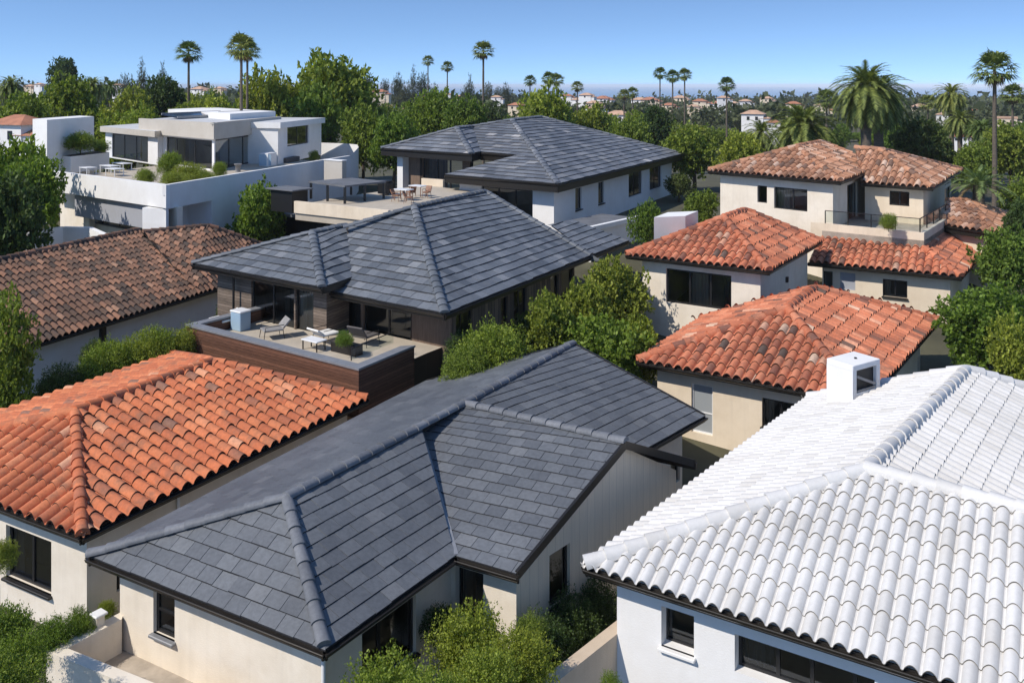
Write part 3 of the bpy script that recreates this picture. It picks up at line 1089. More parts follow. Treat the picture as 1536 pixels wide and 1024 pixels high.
# terrace
Tl, Tc, Tr = at(280, 487, 10.9), at(538, 553, 10.9), at(612, 522, 10.9)
inn = Vector((.56, .83, 0))
_d = (wC[1] - wC[0]).normalized()
_n = Vector((-_d.y, _d.x))
_t = (wC[0] - Tr.xy).dot(_n) / inn.xy.dot(_n)
Tlb, Trb, Trw = Tl + inn * 4.5, Tr + inn * .4, Tr + inn * _t
terr = [Tl, Tc, Tr, Trb, Tlb]
tz = H - 10.9
mb = MB()
q = inset(terr, .38)
for i in range(5):
    A, B, A2, B2 = terr[i], terr[(i + 1) % 5], q[i], q[(i + 1) % 5]
    if i == 3:
        continue
    zz = tz - 1.95
    mb.quad(v2(A, zz), v2(B, zz), v2(B, tz - .06), v2(A, tz - .06))
    mb.quad(v2(A2, zCf), v2(B2, zCf), v2(B2, tz - .06), v2(A2, tz - .06))
    mb.quad(v2(A, zz), v2(B, zz), v2(B2, zz), v2(A2, zz))
A, B = Trb, q[3]
mb.quad(v2(A, tz - 1.95), v2(B, tz - 1.95), v2(B, tz - .06), v2(A, tz - .06))
tp = mb.build('terrace_parapet', M['wood_red'], h_mid)
mb = MB()
qo = inset(terr, -.04)
qi = inset(terr, .42)
for i in range(5):
    if i == 3:
        continue
    k = (i + 1) % 5
    A, B, A2, B2 = qo[i], qo[k], qi[i], qi[k]
    vs = [v2(A, tz - .06), v2(B, tz - .06), v2(B2, tz - .06), v2(A2, tz - .06), v2(A, tz + .02), v2(B, tz + .02), v2(B2, tz + .02), v2(A2, tz + .02)]
    mb.add(vs, [(4, 5, 6, 7), (0, 1, 5, 4), (2, 3, 7, 6), (3, 2, 1, 0)])
mb.build('coping', M['cap_grey'], tp)
mb = MB()
mb.prism(inset([Tl, Tc, Tr, Trw, wC[0], Tl + inn * 5], [.1, .1, .2, 0, 0, .1]), tz - 1.9, zCf, 1, 0)
mb.build('terrace_floor', [M['paver_pale'], M['dark_metal']], h_mid)
mb = MB()                                                    # recessed base under the terrace
mb.prism([p for p in inset([Tl, Tc, Tr, Trw, wC[0], Tl + inn * 5], .5)], 1.5, tz - 1.92)
mb.build('terrace_base', M['stucco_cream'], h_mid)

# ================================================================== HOUSE: upper slate house
h_upper = thing('white_slate_house', (2, 78, gz(2, 78)), 'white walled house with weathered grey slate hip roof and deep dark fascia', 'house')
eF = 6.9


def plane_of(a, b, c):
    n = (b - a).cross(c - a).normalized()
    return n, n.dot(a)


def at_plane(u, v, pl):
    n, d = pl
    r = Vector(((u - U0) / F, 1, -(v - V0) / F))
    o = Vector((0, 0, H))
    return o + r * ((d - n.dot(o)) / n.dot(r))


F1, F2, F3 = at(668, 262, eF), at(837, 276, eF), at(1024, 231, eF)
N1, N2 = at(768, 180, 3.15), at(811, 175.5, 3.15)
plF = plane_of(F1, F2, N1)
Vt, Vb, NN, KK = at_plane(709, 190, plF), at_plane(721, 229, plF), at_plane(775, 233, plF), at_plane(808, 236, plF)
F4 = F3 + (F1 - F2) * 1.7
X1f, X2f, X3f = at(572, 222.5, 5.45), at(707, 231, 5.45), at(722, 227.5, 5.45)
Xr = at(685, 192, 3.72)
X0f = X1f + Vector((5, 9, 0))
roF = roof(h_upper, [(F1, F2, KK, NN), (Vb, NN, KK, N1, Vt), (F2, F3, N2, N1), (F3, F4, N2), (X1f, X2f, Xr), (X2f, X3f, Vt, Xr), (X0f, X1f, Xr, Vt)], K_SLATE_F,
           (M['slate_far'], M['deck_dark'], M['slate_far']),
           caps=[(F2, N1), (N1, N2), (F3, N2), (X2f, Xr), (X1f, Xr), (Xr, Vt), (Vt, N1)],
           eaves=[(F1, F2), (F2, F3), (X1f, X2f), (X2f, X3f), (F1, NN), (NN, Vb)], soffit=[F1, F2, F3, F4],
           centre=Vector((6, 84, 0)), cap_r=.24, cap_seg=.8, cap_flat=.5, seed=31, fas=.62, soff_drop=.58)
mb = MB()
for tr in tessellate_polygon([[X1f, X2f, X3f, X0f]]):
    mb.add([[X1f, X2f, X3f, X0f][i] - Z * .55 for i in tr], [(0, 1, 2)])
mb.build('soffit', M['soffit'], roF)
wF = inset([F1, F2, F3, F4], [1.1, .9, .9, .9])
walls(h_upper, wF, 4.0, H - eF - .58, M['stucco_white'],
      {0: [dict(px=(722, 279, 799, 330), rec=.12, mull=[.33, .66], fw=.1)],
       1: [dict(px=(863, 283, 872.5, 313), rec=.12, fw=.06, sill=True), dict(px=(897.5, 274, 906, 304), rec=.12, fw=.06, sill=True),
           dict(px=(943, 259, 963, 290), rec=.12, mull=[.5], curtains=[(.05, .3, M['curtain'])], fw=.07), dict(px=(974.5, 250, 992, 280), rec=.12, mull=[.5], fw=.07)]}, inner=2.0)
wX = inset([X1f, X2f, X3f, X0f], [1.6, .8, .5, 1.6])
walls(h_upper, wX, 6.5, H - 6.0, M['wood_panel'],
      {0: [dict(px=(634, 236, 694, 291), rec=.1, mull=[.36, .68], fw=.12)]}, inner=False, skip=(2,))
mb = MB()
q = wX[0] + Vector((-.2, -.3))
mb.box((q.x, q.y, (H - 6.0 + 6.5) / 2), .7, .7, H - 6.0 - 6.5, -.7)
mb.build('column', M['stucco_white'], h_upper)
# roof terrace in front of it, pale parapet
Ta, Tb_ = at(443, 301, 7.9), at(584, 315, 7.9)
dirT = (Tb_ - Ta).normalized()
inT = Vector((-dirT.y, dirT.x, 0))
Td = Ta + inT * 14
Tcc = Tb_ + inT * 12
mb = MB()
mb.prism([Ta, Tb_, Tcc, Td], H - 9.2, H - 8.12)
mb.build('terrace_floor', M['paver_pale'], h_upper)
mb = MB()
mb.bar(v2(Ta, H - 8.32), v2(Tb_, H - 8.32), .25, .8)
mb.build('terrace_parapet', M['stucco_cream'], h_upper)
mb = MB()
mb.bar(v2(Ta + inT * 13.8, H - 7.9), v2(Ta + inT * 13.8 + dirT * 2.2, H - 7.9), .25, .7)
mb.build('terrace_parapet', M['stucco_cream'], h_upper)
mb = MB()
a, b = at(408, 318, 9.25), at(524, 333, 9.25)
mb.prism([a, b, b + inT * 5, a + inT * 5], H - 9.45, H - 9.25)
mb.build('canopy', M['flat_roof'], h_upper)
mb = MB()
mb.prism([a + inT * 1.0, b + inT * 1.0 + dirT * 2, b + inT * 5 + dirT * 2, a + inT * 5], 4.5, H - 9.46)
mb.build('lower_wall', M['dark_metal'], h_upper)
# low flat roofed annex at the right wall
mb = MB()
for (u0, v0, u1, v1, dr) in ((886, 345, 965, 327, 9.4),):
    a, b = at(u0, v0, dr), at(u1, v1, dr)
    d = (b - a).normalized()
    nn = Vector((-d.y, d.x, 0))
    mb.prism([a, b, b + nn * 3.5, a + nn * 3.5], 4.5, H - dr, 0, 1)
    mb.bar(a + Z * .08, b + Z * .08, .3, .3)
mb.build('annex', [M['stucco_white'], M['flat_roof']], h_upper)

# ================================================================== HOUSE: mediterranean villa, right (several wings, one building)
h_villa = thing('clay_tile_villa', (16, 50, gz(16, 50)), 'cream stepped villa under red and pale clay tile roofs with a glass railed balcony', 'villa')
mats_red = (M['terra_red'], M['deck_terra'], M['terra_red'])
mats_pale = (M['terra_pale'], M['deck_terra'], M['terra_pale'])
# lowest wing
e6 = 11.6
a0, a1, a2 = at(958, 541, e6), at(1298, 603, e6), at(1407, 481, e6)
b0, b1 = at(1181, 464, 9.8), at(1223, 433, 9.8)
ro, o6 = hip_roof(h_villa, a0, a1, a2, b0, b1, K_RED, mats_red, cap_r=.2, cap_seg=.55, seed=41, c3=at(1052, 480, e6))
w6 = inset(o6, .6)
walls(h_villa, w6, .5, H - e6 - .22, M['stucco_cream'],
      {0: [dict(px=(1037, 574, 1069, 654), rec=.1, pane=M['glass_frost'], trans=[.42], frame=M['white_metal'], fw=.06),
           dict(px=(1143, 596, 1205, 652), rec=.12, mull=[.45], curtains=[(.05, .25, M['curtain'])], fw=.08, sill=True),
           dict(px=(1039, 676, 1072, 740), rec=.12)],
       1: [dict(px=(1376, 537, 1390, 610), rec=.12)]}, inner=2.0)
# tower wing
e5 = 9.1
a0, a1, a2 = at(941, 382, e5), at(1153, 406, e5), at(1231, 362, e5)
b0, b1 = at(1086, 327, 7.3), at(1118, 316, 7.3)
ro, o5 = hip_roof(h_villa, a0, a1, a2, b0, b1, K_RED, mats_red, cap_r=.19, cap_seg=.55, seed=42)
w5 = inset(o5, .6)
walls(h_villa, w5, 2.0, H - e5 - .22, M['stucco_offwhite'],
      {0: [dict(px=(999, 402, 1097, 467), rec=.14, mull=[.36, .68], fw=.09, curtains=[(.38, .62, M['curtain']), (.86, .99, M['curtain_dark'])])]}, inner=2.0)
mb = MB()
s, z = on_wall(w5[1], w5[2], 1179, 419)
d, n = xy_out(w5[1], w5[2], v2(w5[0], 0))
q = w5[1] + d * s + n * .06
mb.box((q.x, q.y, z), .22, .14, .3, math.atan2(d.y, d.x), bev=.02)
mb.build('wall_lamp', M['black'], h_villa)
# upper wing
k = .951
e1_ = 6.1 * k
a0, a1, a2 = at(1064, 256, e1_), at(1260, 272, e1_), at(1321, 250, e1_)
b0, b1 = at(1195, 221, 4.39 * k), at(1233, 214, 4.4 * k)
ro, o1 = hip_roof(h_villa, a0, a1, a2, b0, b1, K_RED, mats_pale, cap_r=.19, cap_seg=.55, seed=43)
w1 = inset(o1, .6)
walls(h_villa, w1, 5.0, H - e1_ - .22, M['stucco_offwhite'],
      {0: [dict(px=(1136, 278, 1150.5, 305), rec=.12, fw=.06), dict(px=(1161, 280, 1211, 318), rec=.14, mull=[.55], fw=.08, curtains=[(.05, .4, M['curtain'])])],
       1: [dict(px=(1271, 278, 1286, 334), rec=.12, mull=[.5], fw=.08, name='door')]}, inner=2.0)
# rear wing behind the balcony
e2_ = 6.7 * k
a0, a1, a2 = at(1292, 274, e2_), at(1398, 281, e2_), at(1441, 255, e2_)
b0, b1 = at(1283, 223, 4.6 * k), at(1319, 225, 4.6 * k)
ro2 = roof(h_villa, [(a0, a1, b1, b0), (a1, a2, b1)], K_RED, mats_pale, caps=[(a1, b1), (b0, b1), (a2, b1)], eaves=[(a0, a1), (a1, a2)],
           soffit=[a0, a1, a2, a2 + (a0 - a1)], centre=(a0 + a2) / 2, cap_r=.19, cap_seg=.55, seed=44, bare=[(a2, a2 + (a0 - a1), b0, b1)])
w2 = inset([a0, a1, a2, a2 + (a0 - a1)], [.6, .6, .5, .1])
walls(h_villa, w2, 5.0, H - e2_ - .22, M['stucco_cream'],
      {0: [dict(px=(1334, 286, 1364, 310), rec=.12, mull=[.5], fw=.07)], 1: [dict(px=(1417, 284, 1426, 308), rec=.12, fw=.05)]}, inner=False)
# middle wing with the balcony on it
e4 = 10.3
a0, a1, a2 = at(1213, 393, e4), at(1441, 415, e4), at(1481, 371, e4)
b0, b1, b2 = at(1233, 357, 9.3), at(1386, 373, 9.3), at(1421, 349, 9.3)
ro4 = roof(h_villa, [(a0, a1, b1, b0), (a1, a2, b2, b1)], K_RED, mats_red, caps=[(a1, b1)], eaves=[(a0, a1), (a1, a2)], soffit=[a0, a1, a2, a2 + (a0 - a1)],
           centre=(a0 + a2) / 2, cap_r=.19, cap_seg=.55, seed=45, bare=[(b0, b1, b2)])
w4 = inset([a0, a1, a2, a2 + (a0 - a1)], .6)
walls(h_villa, w4, 2.0, H - e4 - .22, M['stucco_cream'],
      {0: [dict(px=(1224, 405, 1249, 431), rec=.14, fw=.05), dict(px=(1260, 408, 1283, 436), rec=.05, pane=M['stucco_grey'], frame=M['stucco_grey'], name='shutter'),
           dict(px=(1324, 418, 1361, 448), rec=.14, mull=[.5], curtains=[(.05, .3, M['curtain'])], fw=.07, sill=True)]}, inner=2.0)
mb = MB()                                                    # balcony walls and floor
bt = 8.4
g0, g1, g2 = v2(b0, H - bt), v2(b1, H - bt), v2(b2 + (b2 - b1) * .15, H - bt)
ins = inset([g0, g1, g2, g2 + (g0 - g1)], .2)
for i, (A, B) in enumerate(((g0 - (g1 - g0) * .12, g1), (g1, g2))):
    A2, B2 = ((ins[0], ins[1]), (ins[1], ins[2]))[i]
    zb = H - 9.5
    mb.quad(v2(A, zb), v2(B, zb), v2(B, H - bt), v2(A, H - bt))
    mb.quad(v2(A2, zb), v2(B2, zb), v2(B2, H - bt), v2(A2, H - bt))
    mb.quad(v2(A, H - bt), v2(B, H - bt), v2(B2, H - bt), v2(A2, H - bt))
bal = mb.build('balcony', M['stucco_cream'], h_villa)
mb = MB()
mb.prism([g0, g1, g2, g2 + (g0 - g1) * 1.2 + Vector((1, 2, 0)), g0 + Vector((1, 3, 0))], H - 9.4, H - 8.85)
mb.build('balcony_floor', M['paver'], h_villa)
mb, gm = MB(), MB()
for A, B in ((v2(ins[0], H - bt), v2(ins[1], H - bt)), (v2(ins[1], H - bt), v2(ins[2], H - bt))):
    A, B = (A + (A - B) * 0) + Vector((-.08, -.05, 0)), B + Vector((-.08, -.05, 0))
    n = 4
    for i in range(n + 1):
        p = A.lerp(B, i / n)
        mb.bar(p, p + Z * .75, .05, .05)
    mb.bar(A + Z * .77, B + Z * .77, .06, .04)
    gm.quad(A + Z * .06, B + Z * .06, B + Z * .74, A + Z * .74)
rl = mb.build('railing', M['dark_metal'], bal)
gm.build('glass_panel', M['glass_clear'], rl)
# small side wing at the far right
e3 = 8.7
a0, a1, a2 = at(1412, 337, e3), at(1497, 350, e3), at(1511, 319, e3)
b0, b1 = at(1421, 302, 7.6), at(1449, 301, 7.6)
roof(h_villa, [(a0, a1, b1, b0), (a1, a2, b1)], K_RED, mats_pale, caps=[(a1, b1), (b0, b1)], eaves=[(a0, a1), (a1, a2)], soffit=[a0, a1, a2, a2 + (a0 - a1)],
     centre=(a0 + a2) / 2, cap_r=.19, cap_seg=.55, seed=46, fas=.45, bare=[(a2, a2 + (a0 - a1), b0, b1)])
w3 = inset([a0, a1, a2, a2 + (a0 - a1)], .5)
walls(h_villa, w3, 4.0, H - e3 - .22, M['stucco_cream'], {}, inner=False)
# white chimney block behind the tower roof
q0, q1, q2 = at(981, 326, 7.9), at(1028, 324, 7.9), at(1047, 316.5, 7.9)
mb = MB()
mb.prism([q0, q1, q2, q2 + (q0 - q1)], H - 10.5, H - 7.9)
mb.build('chimney', M['stucco_white'], h_villa)

# ================================================================== HOUSE: white flat roofed modern house, upper left
h_mod = thing('modern_white_house', (-32, 72, gz(-32, 72)), 'white flat roofed modern house with a planted roof terrace behind a white parapet', 'house')
mw = M['stucco_white']
Pl, Pc, Pr = at(65, 255, 6.6), at(249, 277.5, 6.6), at(526, 233.5, 6.6)
bkv = Vector((-12, 9, 0))
Pbl, Pbr = Pl + (Pr - Pc) * 1.0, Pr + (Pl - Pc) * .9


def para(mb, A, B, C, z0, z1, th=.3):
    d, n = xy_out(A, B, C)
    n3 = Vector((n.x, n.y, 0))
    P = [Vector(A), Vector(B), Vector(B) - n3 * th, Vector(A) - n3 * th]
    mb.prism(P, z0, z1)


mb = MB()
cM = Vector((-30, 80, 0))
d_r, n_r = xy_out(Pc, Pr, cM)
para(mb, Pl, Pc, cM, H - 8.15, H - 6.6)
ow = dict(px=(252.5, 312, 318, 303), rec=1.6)
s0, zt = on_wall(Pc, Pr, 253, 313)
s1, _ = on_wall(Pc, Pr, 318, 304)
_, zb = on_wall(Pc, Pr, 318, 337)
o = dict(s0=s0, s1=s1, z0=zb - .6, z1=zt - .02, rec=2.0)
wall_face(mb, Pc, Pr, 2.5, H - 6.6, [o], n_r)
para(mb, Pc + Vector((.0, .02, 0)), Pr, cM, H - 7.3, H - 6.603)
# curved end of the parapet
prev = None
cen = Vector((Pr.x - 1.2, Pr.y + 4.5, 0))
arc = [Pr + Vector((0, 0, 0)), at(538, 221, 6.4), at(536, 217, 6.3), at(520, 215.5, 6.3), at(481, 214, 6.3)]
for A, B in zip(arc, arc[1:]):
    mb.quad(v2(A, 6), v2(B, 6), B, A)
# recess back wall
d3 = Vector((d_r.x, d_r.y, 0))
n3 = Vector((n_r.x, n_r.y, 0))
qa, qb = Pc + d3 * s0 - n3 * 2.05, Pc + d3 * s1 - n3 * 2.05
mb.quad(v2(qa, zb - .6), v2(qb, zb - .6), v2(qb, zt), v2(qa, zt))
mb.build('parapet', mw, h_mod)
mb = MB()
mb.quad(v2(qa + d3 * .3 + n3 * .03, zb - .4), v2(qa + d3 * 1.4 + n3 * .03, zb - .4), v2(qa + d3 * 1.4 + n3 * .03, zt - .2), v2(qa + d3 * .3 + n3 * .03, zt - .2))
mb.build('door', M['stucco_grey'], h_mod)
mb = MB()
mb.prism([Pl + Vector((.4, .3, 0)), Pc + Vector((-.1, .5, 0)), Pr - n3 * .2, Pbr, Pbl], H - 8.1, H - 7.35)
mb.build('terrace_floor', M['paver_pale'], h_mod)
# lower storey
lw = inset([Pl, Pc, Pr, Pbr, Pbl], [1.4, 2.2, .5, .5, .3])
walls(h_mod, lw, 2.5, H - 8.1, M['stucco_offwhite'], {0: [dict(px=(126, 318, 230, 352), rec=.15, mull=[.25, .5, .75], fw=.1)]}, name='lower_wall', inner=2.0)
mb = MB()
A, B = Pl + (Pc - Pl) * .24, Pl + (Pc - Pl) * .935
off = Vector((.25, .33, 0))
mb.prism([A + off, B + off, B + off * 1.4, A + off * 1.4], H - 9.95 + .1, H - 8.16)
mb.build('shade_panel', M['stucco_grey'], h_mod)
mb = MB()
para(mb, Pc + off * 2 + Vector((-1.4, 1.1, 0)), Pc + off * 2, cM, 2.5, H - 8.16, .4)
mb.build('pillar', M['stucco_offwhite'], h_mod)
mb = MB()
A = Pl + (Pc - Pl) * .27 + off * 2
para(mb, A, A + (Pc - Pl).normalized() * .9, cM, 2.5, H - 8.16, .4)
mb.build('pillar', M['stucco_offwhite'], h_mod)
# upper storey: main block with deep fascia
fz0, fz1 = H - 4.6, H - 3.3
k0, k1, k2 = at(208, 179.5, 3.3), at(320.7, 186.5, 3.3), at(422, 176.5, 3.3)
k3 = k2 + (k0 - k1)
mb = MB()
mb.prism([k0, k1, k2, k3], fz0, fz1 - .02, 0, 1)
for A, B in ((k0, k1), (k1, k2)):
    para(mb, A, B, (k0 + k2) / 2, fz1 - .018, fz1 + .12, .3)
mb.build('fascia', [M['stucco_taupe'], M['membrane_pale']], h_mod)
wk = inset([k0, k1, k2, k3], [.35, .25, .2, .2])
walls(h_mod, wk, H - 7.36, fz0, mw,
      {0: [dict(px=(249, 205, 318, 254), rec=.1, mull=[.22, .62], fw=.14, curtains=[(.02, .2, M['curtain'])]),
           dict(px=(233, 203, 240.5, 252), rec=.2, pane=M['stucco_grey'], name='door')],
       1: [dict(px=(323, 209.5, 386, 251), rec=.1, mull=[.33, .66], fw=.14), dict(px=(395, 203, 408.5, 229), rec=.12, fw=.1)]}, inner=3.0)
# right wing of the upper storey
j0, j1 = at(417, 184.5, 3.5), at(482, 177.5, 3.5)
jb = Vector((-9, 2, 0))
mb = MB()
mb.prism([j0 + Vector((.3, -.3, 0)), j1 + Vector((.35, .3, 0)), j1 + jb, j0 + jb], H - 4.0, H - 3.45, 0, 1)
mb.build('roof_slab', [mw, M['membrane_pale']], h_mod)
walls(h_mod, [j0, j1, j1 + jb, j0 + jb], H - 7.36, H - 4.0, mw, {0: [dict(px=(431, 190, 463, 214.5), rec=.12, mull=[.5], fw=.1)]}, inner=False)
# left lower roofed wing
j0, j1 = at(150, 189.5, 4.2), at(232, 197, 4.2)
jb = Vector((1.5, 8, 0))
mb = MB()
mb.prism([j0, j1, j1 + jb, j0 + jb], H - 4.75, H - 4.2, 0, 1)
mb.build('roof_slab', [M['stucco_taupe'], M['membrane_pale']], h_mod)
wj = inset([j0, j1, j1 + jb, j0 + jb], [.5, .15, .2, .4])
walls(h_mod, wj, H - 7.36, H - 4.75, mw, {0: [dict(px=(168, 200, 222, 244), rec=.1, mull=[.33, .66], fw=.12)]}, inner=False)
# plain white stair tower at the left
q0, q1, q2 = at(49, 178.5, 2.85), at(70.5, 180, 2.85), at(141, 174.8, 2.85)
mb = MB()
mb.prism([q0, q1, q2, q2 + (q0 - q1)], 4, H - 2.85)
mb.build('tower', mw, h_mod)
# raised roof box and upstand at the back
q0, q1 = at(252, 164, 2.75), at(345, 171, 2.75)
dd = Vector((2, 9, 0))
mb = MB()
mb.prism([q0, q1, q1 + dd, q0 + dd], H - 3.32, H - 2.75)
mb.build('roof_box', mw, h_mod)
# white planter on the terrace edge and raised bed
q0, q1, q2 = at(83, 233, 6.0), at(106, 235, 6.0), at(164, 228.5, 6.0)
mb = MB()
mb.prism([q0, q1, q2, q2 + (q0 - q1)], H - 7.4, H - 6.0, 0, 1)
mb.build('planter_box', [mw, M['soil']], h_mod)
# low white forecourt wall, curved
mb = MB()
fw_ = [at(38, 350, 9.6), at(60, 344, 9.6), at(95, 340, 9.6), at(135, 341, 9.6), at(160, 352, 9.6)]
for A, B in zip(fw_, fw_[1:]):
    mb.bar(v2(A, H - 12.2), v2(B, H - 12.2), .35, 5.2)
o = mb.build('garden_wall', mw)
tag(o, 'short curved white garden wall behind the ridge of the brown tiled roof', 'wall')
# ================================================================== furniture and small things
def chair(loc, rot, label, frame, cloth, group=None, w=.56, seat_h=.42, back_h=.42, lounge=False):
    t = thing('chair', loc, label, 'chair', group)
    ca, sa = math.cos(rot), math.sin(rot)

    def P(x, y, z):
        return Vector((loc[0] + x * ca - y * sa, loc[1] + x * sa + y * ca, loc[2] + z))
    d = .9 if lounge else .52
    m = MB()
    m.box(P(0, 0, seat_h), w, d, .09, rot, bev=.03)
    m.build('seat', cloth, t)
    m = MB()
    m.bar(P(0, d / 2 - .03, seat_h + .06), P(0, d / 2 + (.3 if lounge else .14), seat_h + back_h), w, .07, up=Vector((ca, sa, 0)).cross(Vector((0, 0, 1))))
    m.build('backrest', cloth, t)
    for sx in (-1, 1):
        for sy in (-1, 1):
            m = MB()
            m.tube([P(sx * (w / 2 - .03), sy * (d / 2 - .04), seat_h - .03), P(sx * (w / 2 + .02), sy * (d / 2 + .02), 0)], [.018, .014], 6)
            m.build('leg', frame, t)
        m = MB()
        m.tube([P(sx * w / 2, -d / 2 + .04, seat_h), P(sx * (w / 2 + .02), -d / 2 + .06, seat_h + .2), P(sx * (w / 2 + .02), d / 2, seat_h + .22)], .018, 6)
        m.build('armrest', frame, t)
    return t


def table(loc, rot, w, d, h, label, top, legm, name='table', group=None):
    t = thing(name, loc, label, 'table', group)
    ca, sa = math.cos(rot), math.sin(rot)

    def P(x, y, z):
        return Vector((loc[0] + x * ca - y * sa, loc[1] + x * sa + y * ca, loc[2] + z))
    m = MB()
    m.box(P(0, 0, h - .03), w, d, .06, rot, bev=.015)
    m.build('tabletop', top, t)
    for sx in (-1, 1):
        for sy in (-1, 1):
            m = MB()
            m.bar(P(sx * (w / 2 - .07), sy * (d / 2 - .07), h - .06), P(sx * (w / 2 - .07), sy * (d / 2 - .07), 0), .05, .05)
            m.build('leg', legm, t)
    return t


RT = math.radians(-35)
# --- timber house terrace
zc = 11.5
p = at(361, 494, zc)
t = thing('storage_box', p, 'pale blue box with a white lid in the corner of the timber clad terrace', 'box')
m = MB(); m.box(p + Z * .42, .72, .62, .84, RT, bev=.03); m.build('body', M['blue_box'], t)
m = MB(); m.box(p + Z * .89, .78, .68, .09, RT, bev=.03); m.build('lid', M['white_metal'], t)
p = at(331, 492, zc)
t = thing('sun_lounger', p, 'low white sun lounger beside the pale blue box on the timber clad terrace', 'sun lounger')
m = MB(); m.box(p + Z * .42, 1.1, .6, .10, RT, bev=.03); m.build('mattress', M['fabric_white'], t)
m = MB(); m.bar(p + Vector((.3, .15, .45)), p + Vector((.75, .35, .8)), .6, .1); m.build('backrest', M['fabric_white'], t)
for sx in (-.45, .45):
    for sy in (-.22, .22):
        m = MB()
        m.tube([p + Vector((sx * .82 - sy * .57 * -1, sx * -.57 + sy * .82, .38)), p + Vector((sx * .82 + sy * .57, sx * -.57 + sy * .82, 0))], .025, 6)
        m.build('leg', M['white_metal'], t)
chair(at(408, 507, zc), math.radians(-60), 'grey armchair before the glass doors of the timber clad terrace', M['black'], M['fabric_grey'], w=.75, lounge=True)
table(at(471, 524, zc), RT, 1.0, .62, .46, 'low white table on the timber clad terrace beside the boxed shrub', M['white_metal'], M['black'], 'coffee_table')
chair(at(489, 513, zc), math.radians(140), 'white cushioned lounge chair behind the low white table', M['black'], M['fabric_white'], w=.8, lounge=True, back_h=.3)
chair(at(548, 516, zc), math.radians(150), 'black lounge chair by the dark glazing behind the boxed shrub', M['black'], M['curtain_dark'], w=.85, lounge=True, back_h=.5)
pl = at(520, 529, zc)
t = thing('planter_box', pl, 'long dark grey planter box at the edge of the timber clad terrace', 'planter')
m = MB(); m.box(pl + Z * .22, 1.5, .45, .44, RT, bev=.015); m.build('trough', M['dark_metal'], t)
m = MB(); m.box(pl + Z * .441, 1.4, .36, .02, RT); m.build('soil', M['soil'], t)
ga_, gb_ = at(537, 543, 10.88), at(600, 516, 10.88)
t = thing('glass_guard', ga_, 'low frameless glass guard standing on the zinc coping of the timber clad terrace', 'glass guard')
inw = Vector((-.30, .2, 0))
m = MB(); m.quad(ga_ + inw, gb_ + inw, gb_ + inw + Z * .45, ga_ + inw + Z * .45); m.build('pane', M['glass_clear'], t)
m = MB(); m.bar(ga_ + inw + Z * .47, gb_ + inw + Z * .47, .04, .03); m.bar(ga_ + inw, ga_ + inw + Z * .47, .04, .04); m.build('frame', M['dark_metal'], t)

# --- pale terrace of the upper slate house
zt_ = 8.1
p0, p1, p2, p3 = [at(u, v, 6.9) for u, v in ((463, 272.5), (517, 279.5), (579, 272.5), (527, 267.5))]
c = (p0 + p1 + p2 + p3) / 4
t = thing('pergola', v2(c, H - 8.12), 'low black flat topped pergola on the pale upper terrace', 'pergola')
m = MB(); m.prism([p0, p1, p2, p3], H - 6.98, H - 6.86); m.build('canopy', M['flat_roof'], t)
for q in (p0, p1, p2, p3, (p0 + p1) / 2, (p1 + p2) / 2):
    qq = q + (c - q) * .06
    m = MB(); m.bar(v2(qq, H - 8.12), v2(qq, H - 6.98), .16, .16); m.build('post', M['black'], t)
p = at(434, 312, 8.6)
t = thing('cabinet', p, 'black outdoor kitchen cabinet with a grey slab top, behind the round green bush', 'cabinet')
m = MB(); m.box(p + Z * .55, 2.2, 1.4, 1.5, RT); m.build('body', M['black'], t)
m = MB(); m.box(p + Z * 1.36, 2.8, 1.9, .1, RT, bev=.02); m.build('countertop', M['flat_roof'], t)
p = at(480, 283, 8.1) + Vector((0, 6, 0))
t = thing('screen_wall', p, 'short white screen wall with a taupe face standing behind the black pergola', 'wall')
m = MB(); m.box(p + Z * .75, 2.2, .5, 1.9, RT, bev=.02); m.build('body', M['stucco_taupe'], t)
m = MB(); m.box(p + Z * 1.74, 2.3, .6, .08, RT); m.build('coping', M['stucco_white'], t)
p = at(578, 292, zt_)
t = thing('grill', p, 'black boxy barbecue beside the dining tables on the pale upper terrace', 'barbecue')
m = MB(); m.box(p + Z * .5, 1.0, .7, .85, RT, bev=.05); m.build('body', M['black'], t)
m = MB(); m.box(p + Z * .98, 1.0, .7, .18, RT, bev=.07); m.build('lid', M['dark_metal'], t)
table(at(605, 300, zt_), RT, 1.3, .8, .78, 'white topped dining table nearer the pergola on the pale upper terrace', M['white_metal'], M['teak'])
table(at(627, 294, zt_), RT, 1.2, .8, .78, 'white topped dining table nearer the tall glass wall on the pale upper terrace', M['white_metal'], M['teak'])
c0 = chair(at(595, 302, zt_), 1.2, 'teak terrace chair set at the white topped dining tables', M['teak'], M['teak'], 'teak chairs at the dining tables', w=.45)
for u, v, r in ((613, 305, .2), (617, 297, 2.5), (640, 297, -1.6)):
    c = copy_tree(c0)
    c.location = at(u, v, zt_)
    c.rotation_euler = (0, 0, r)

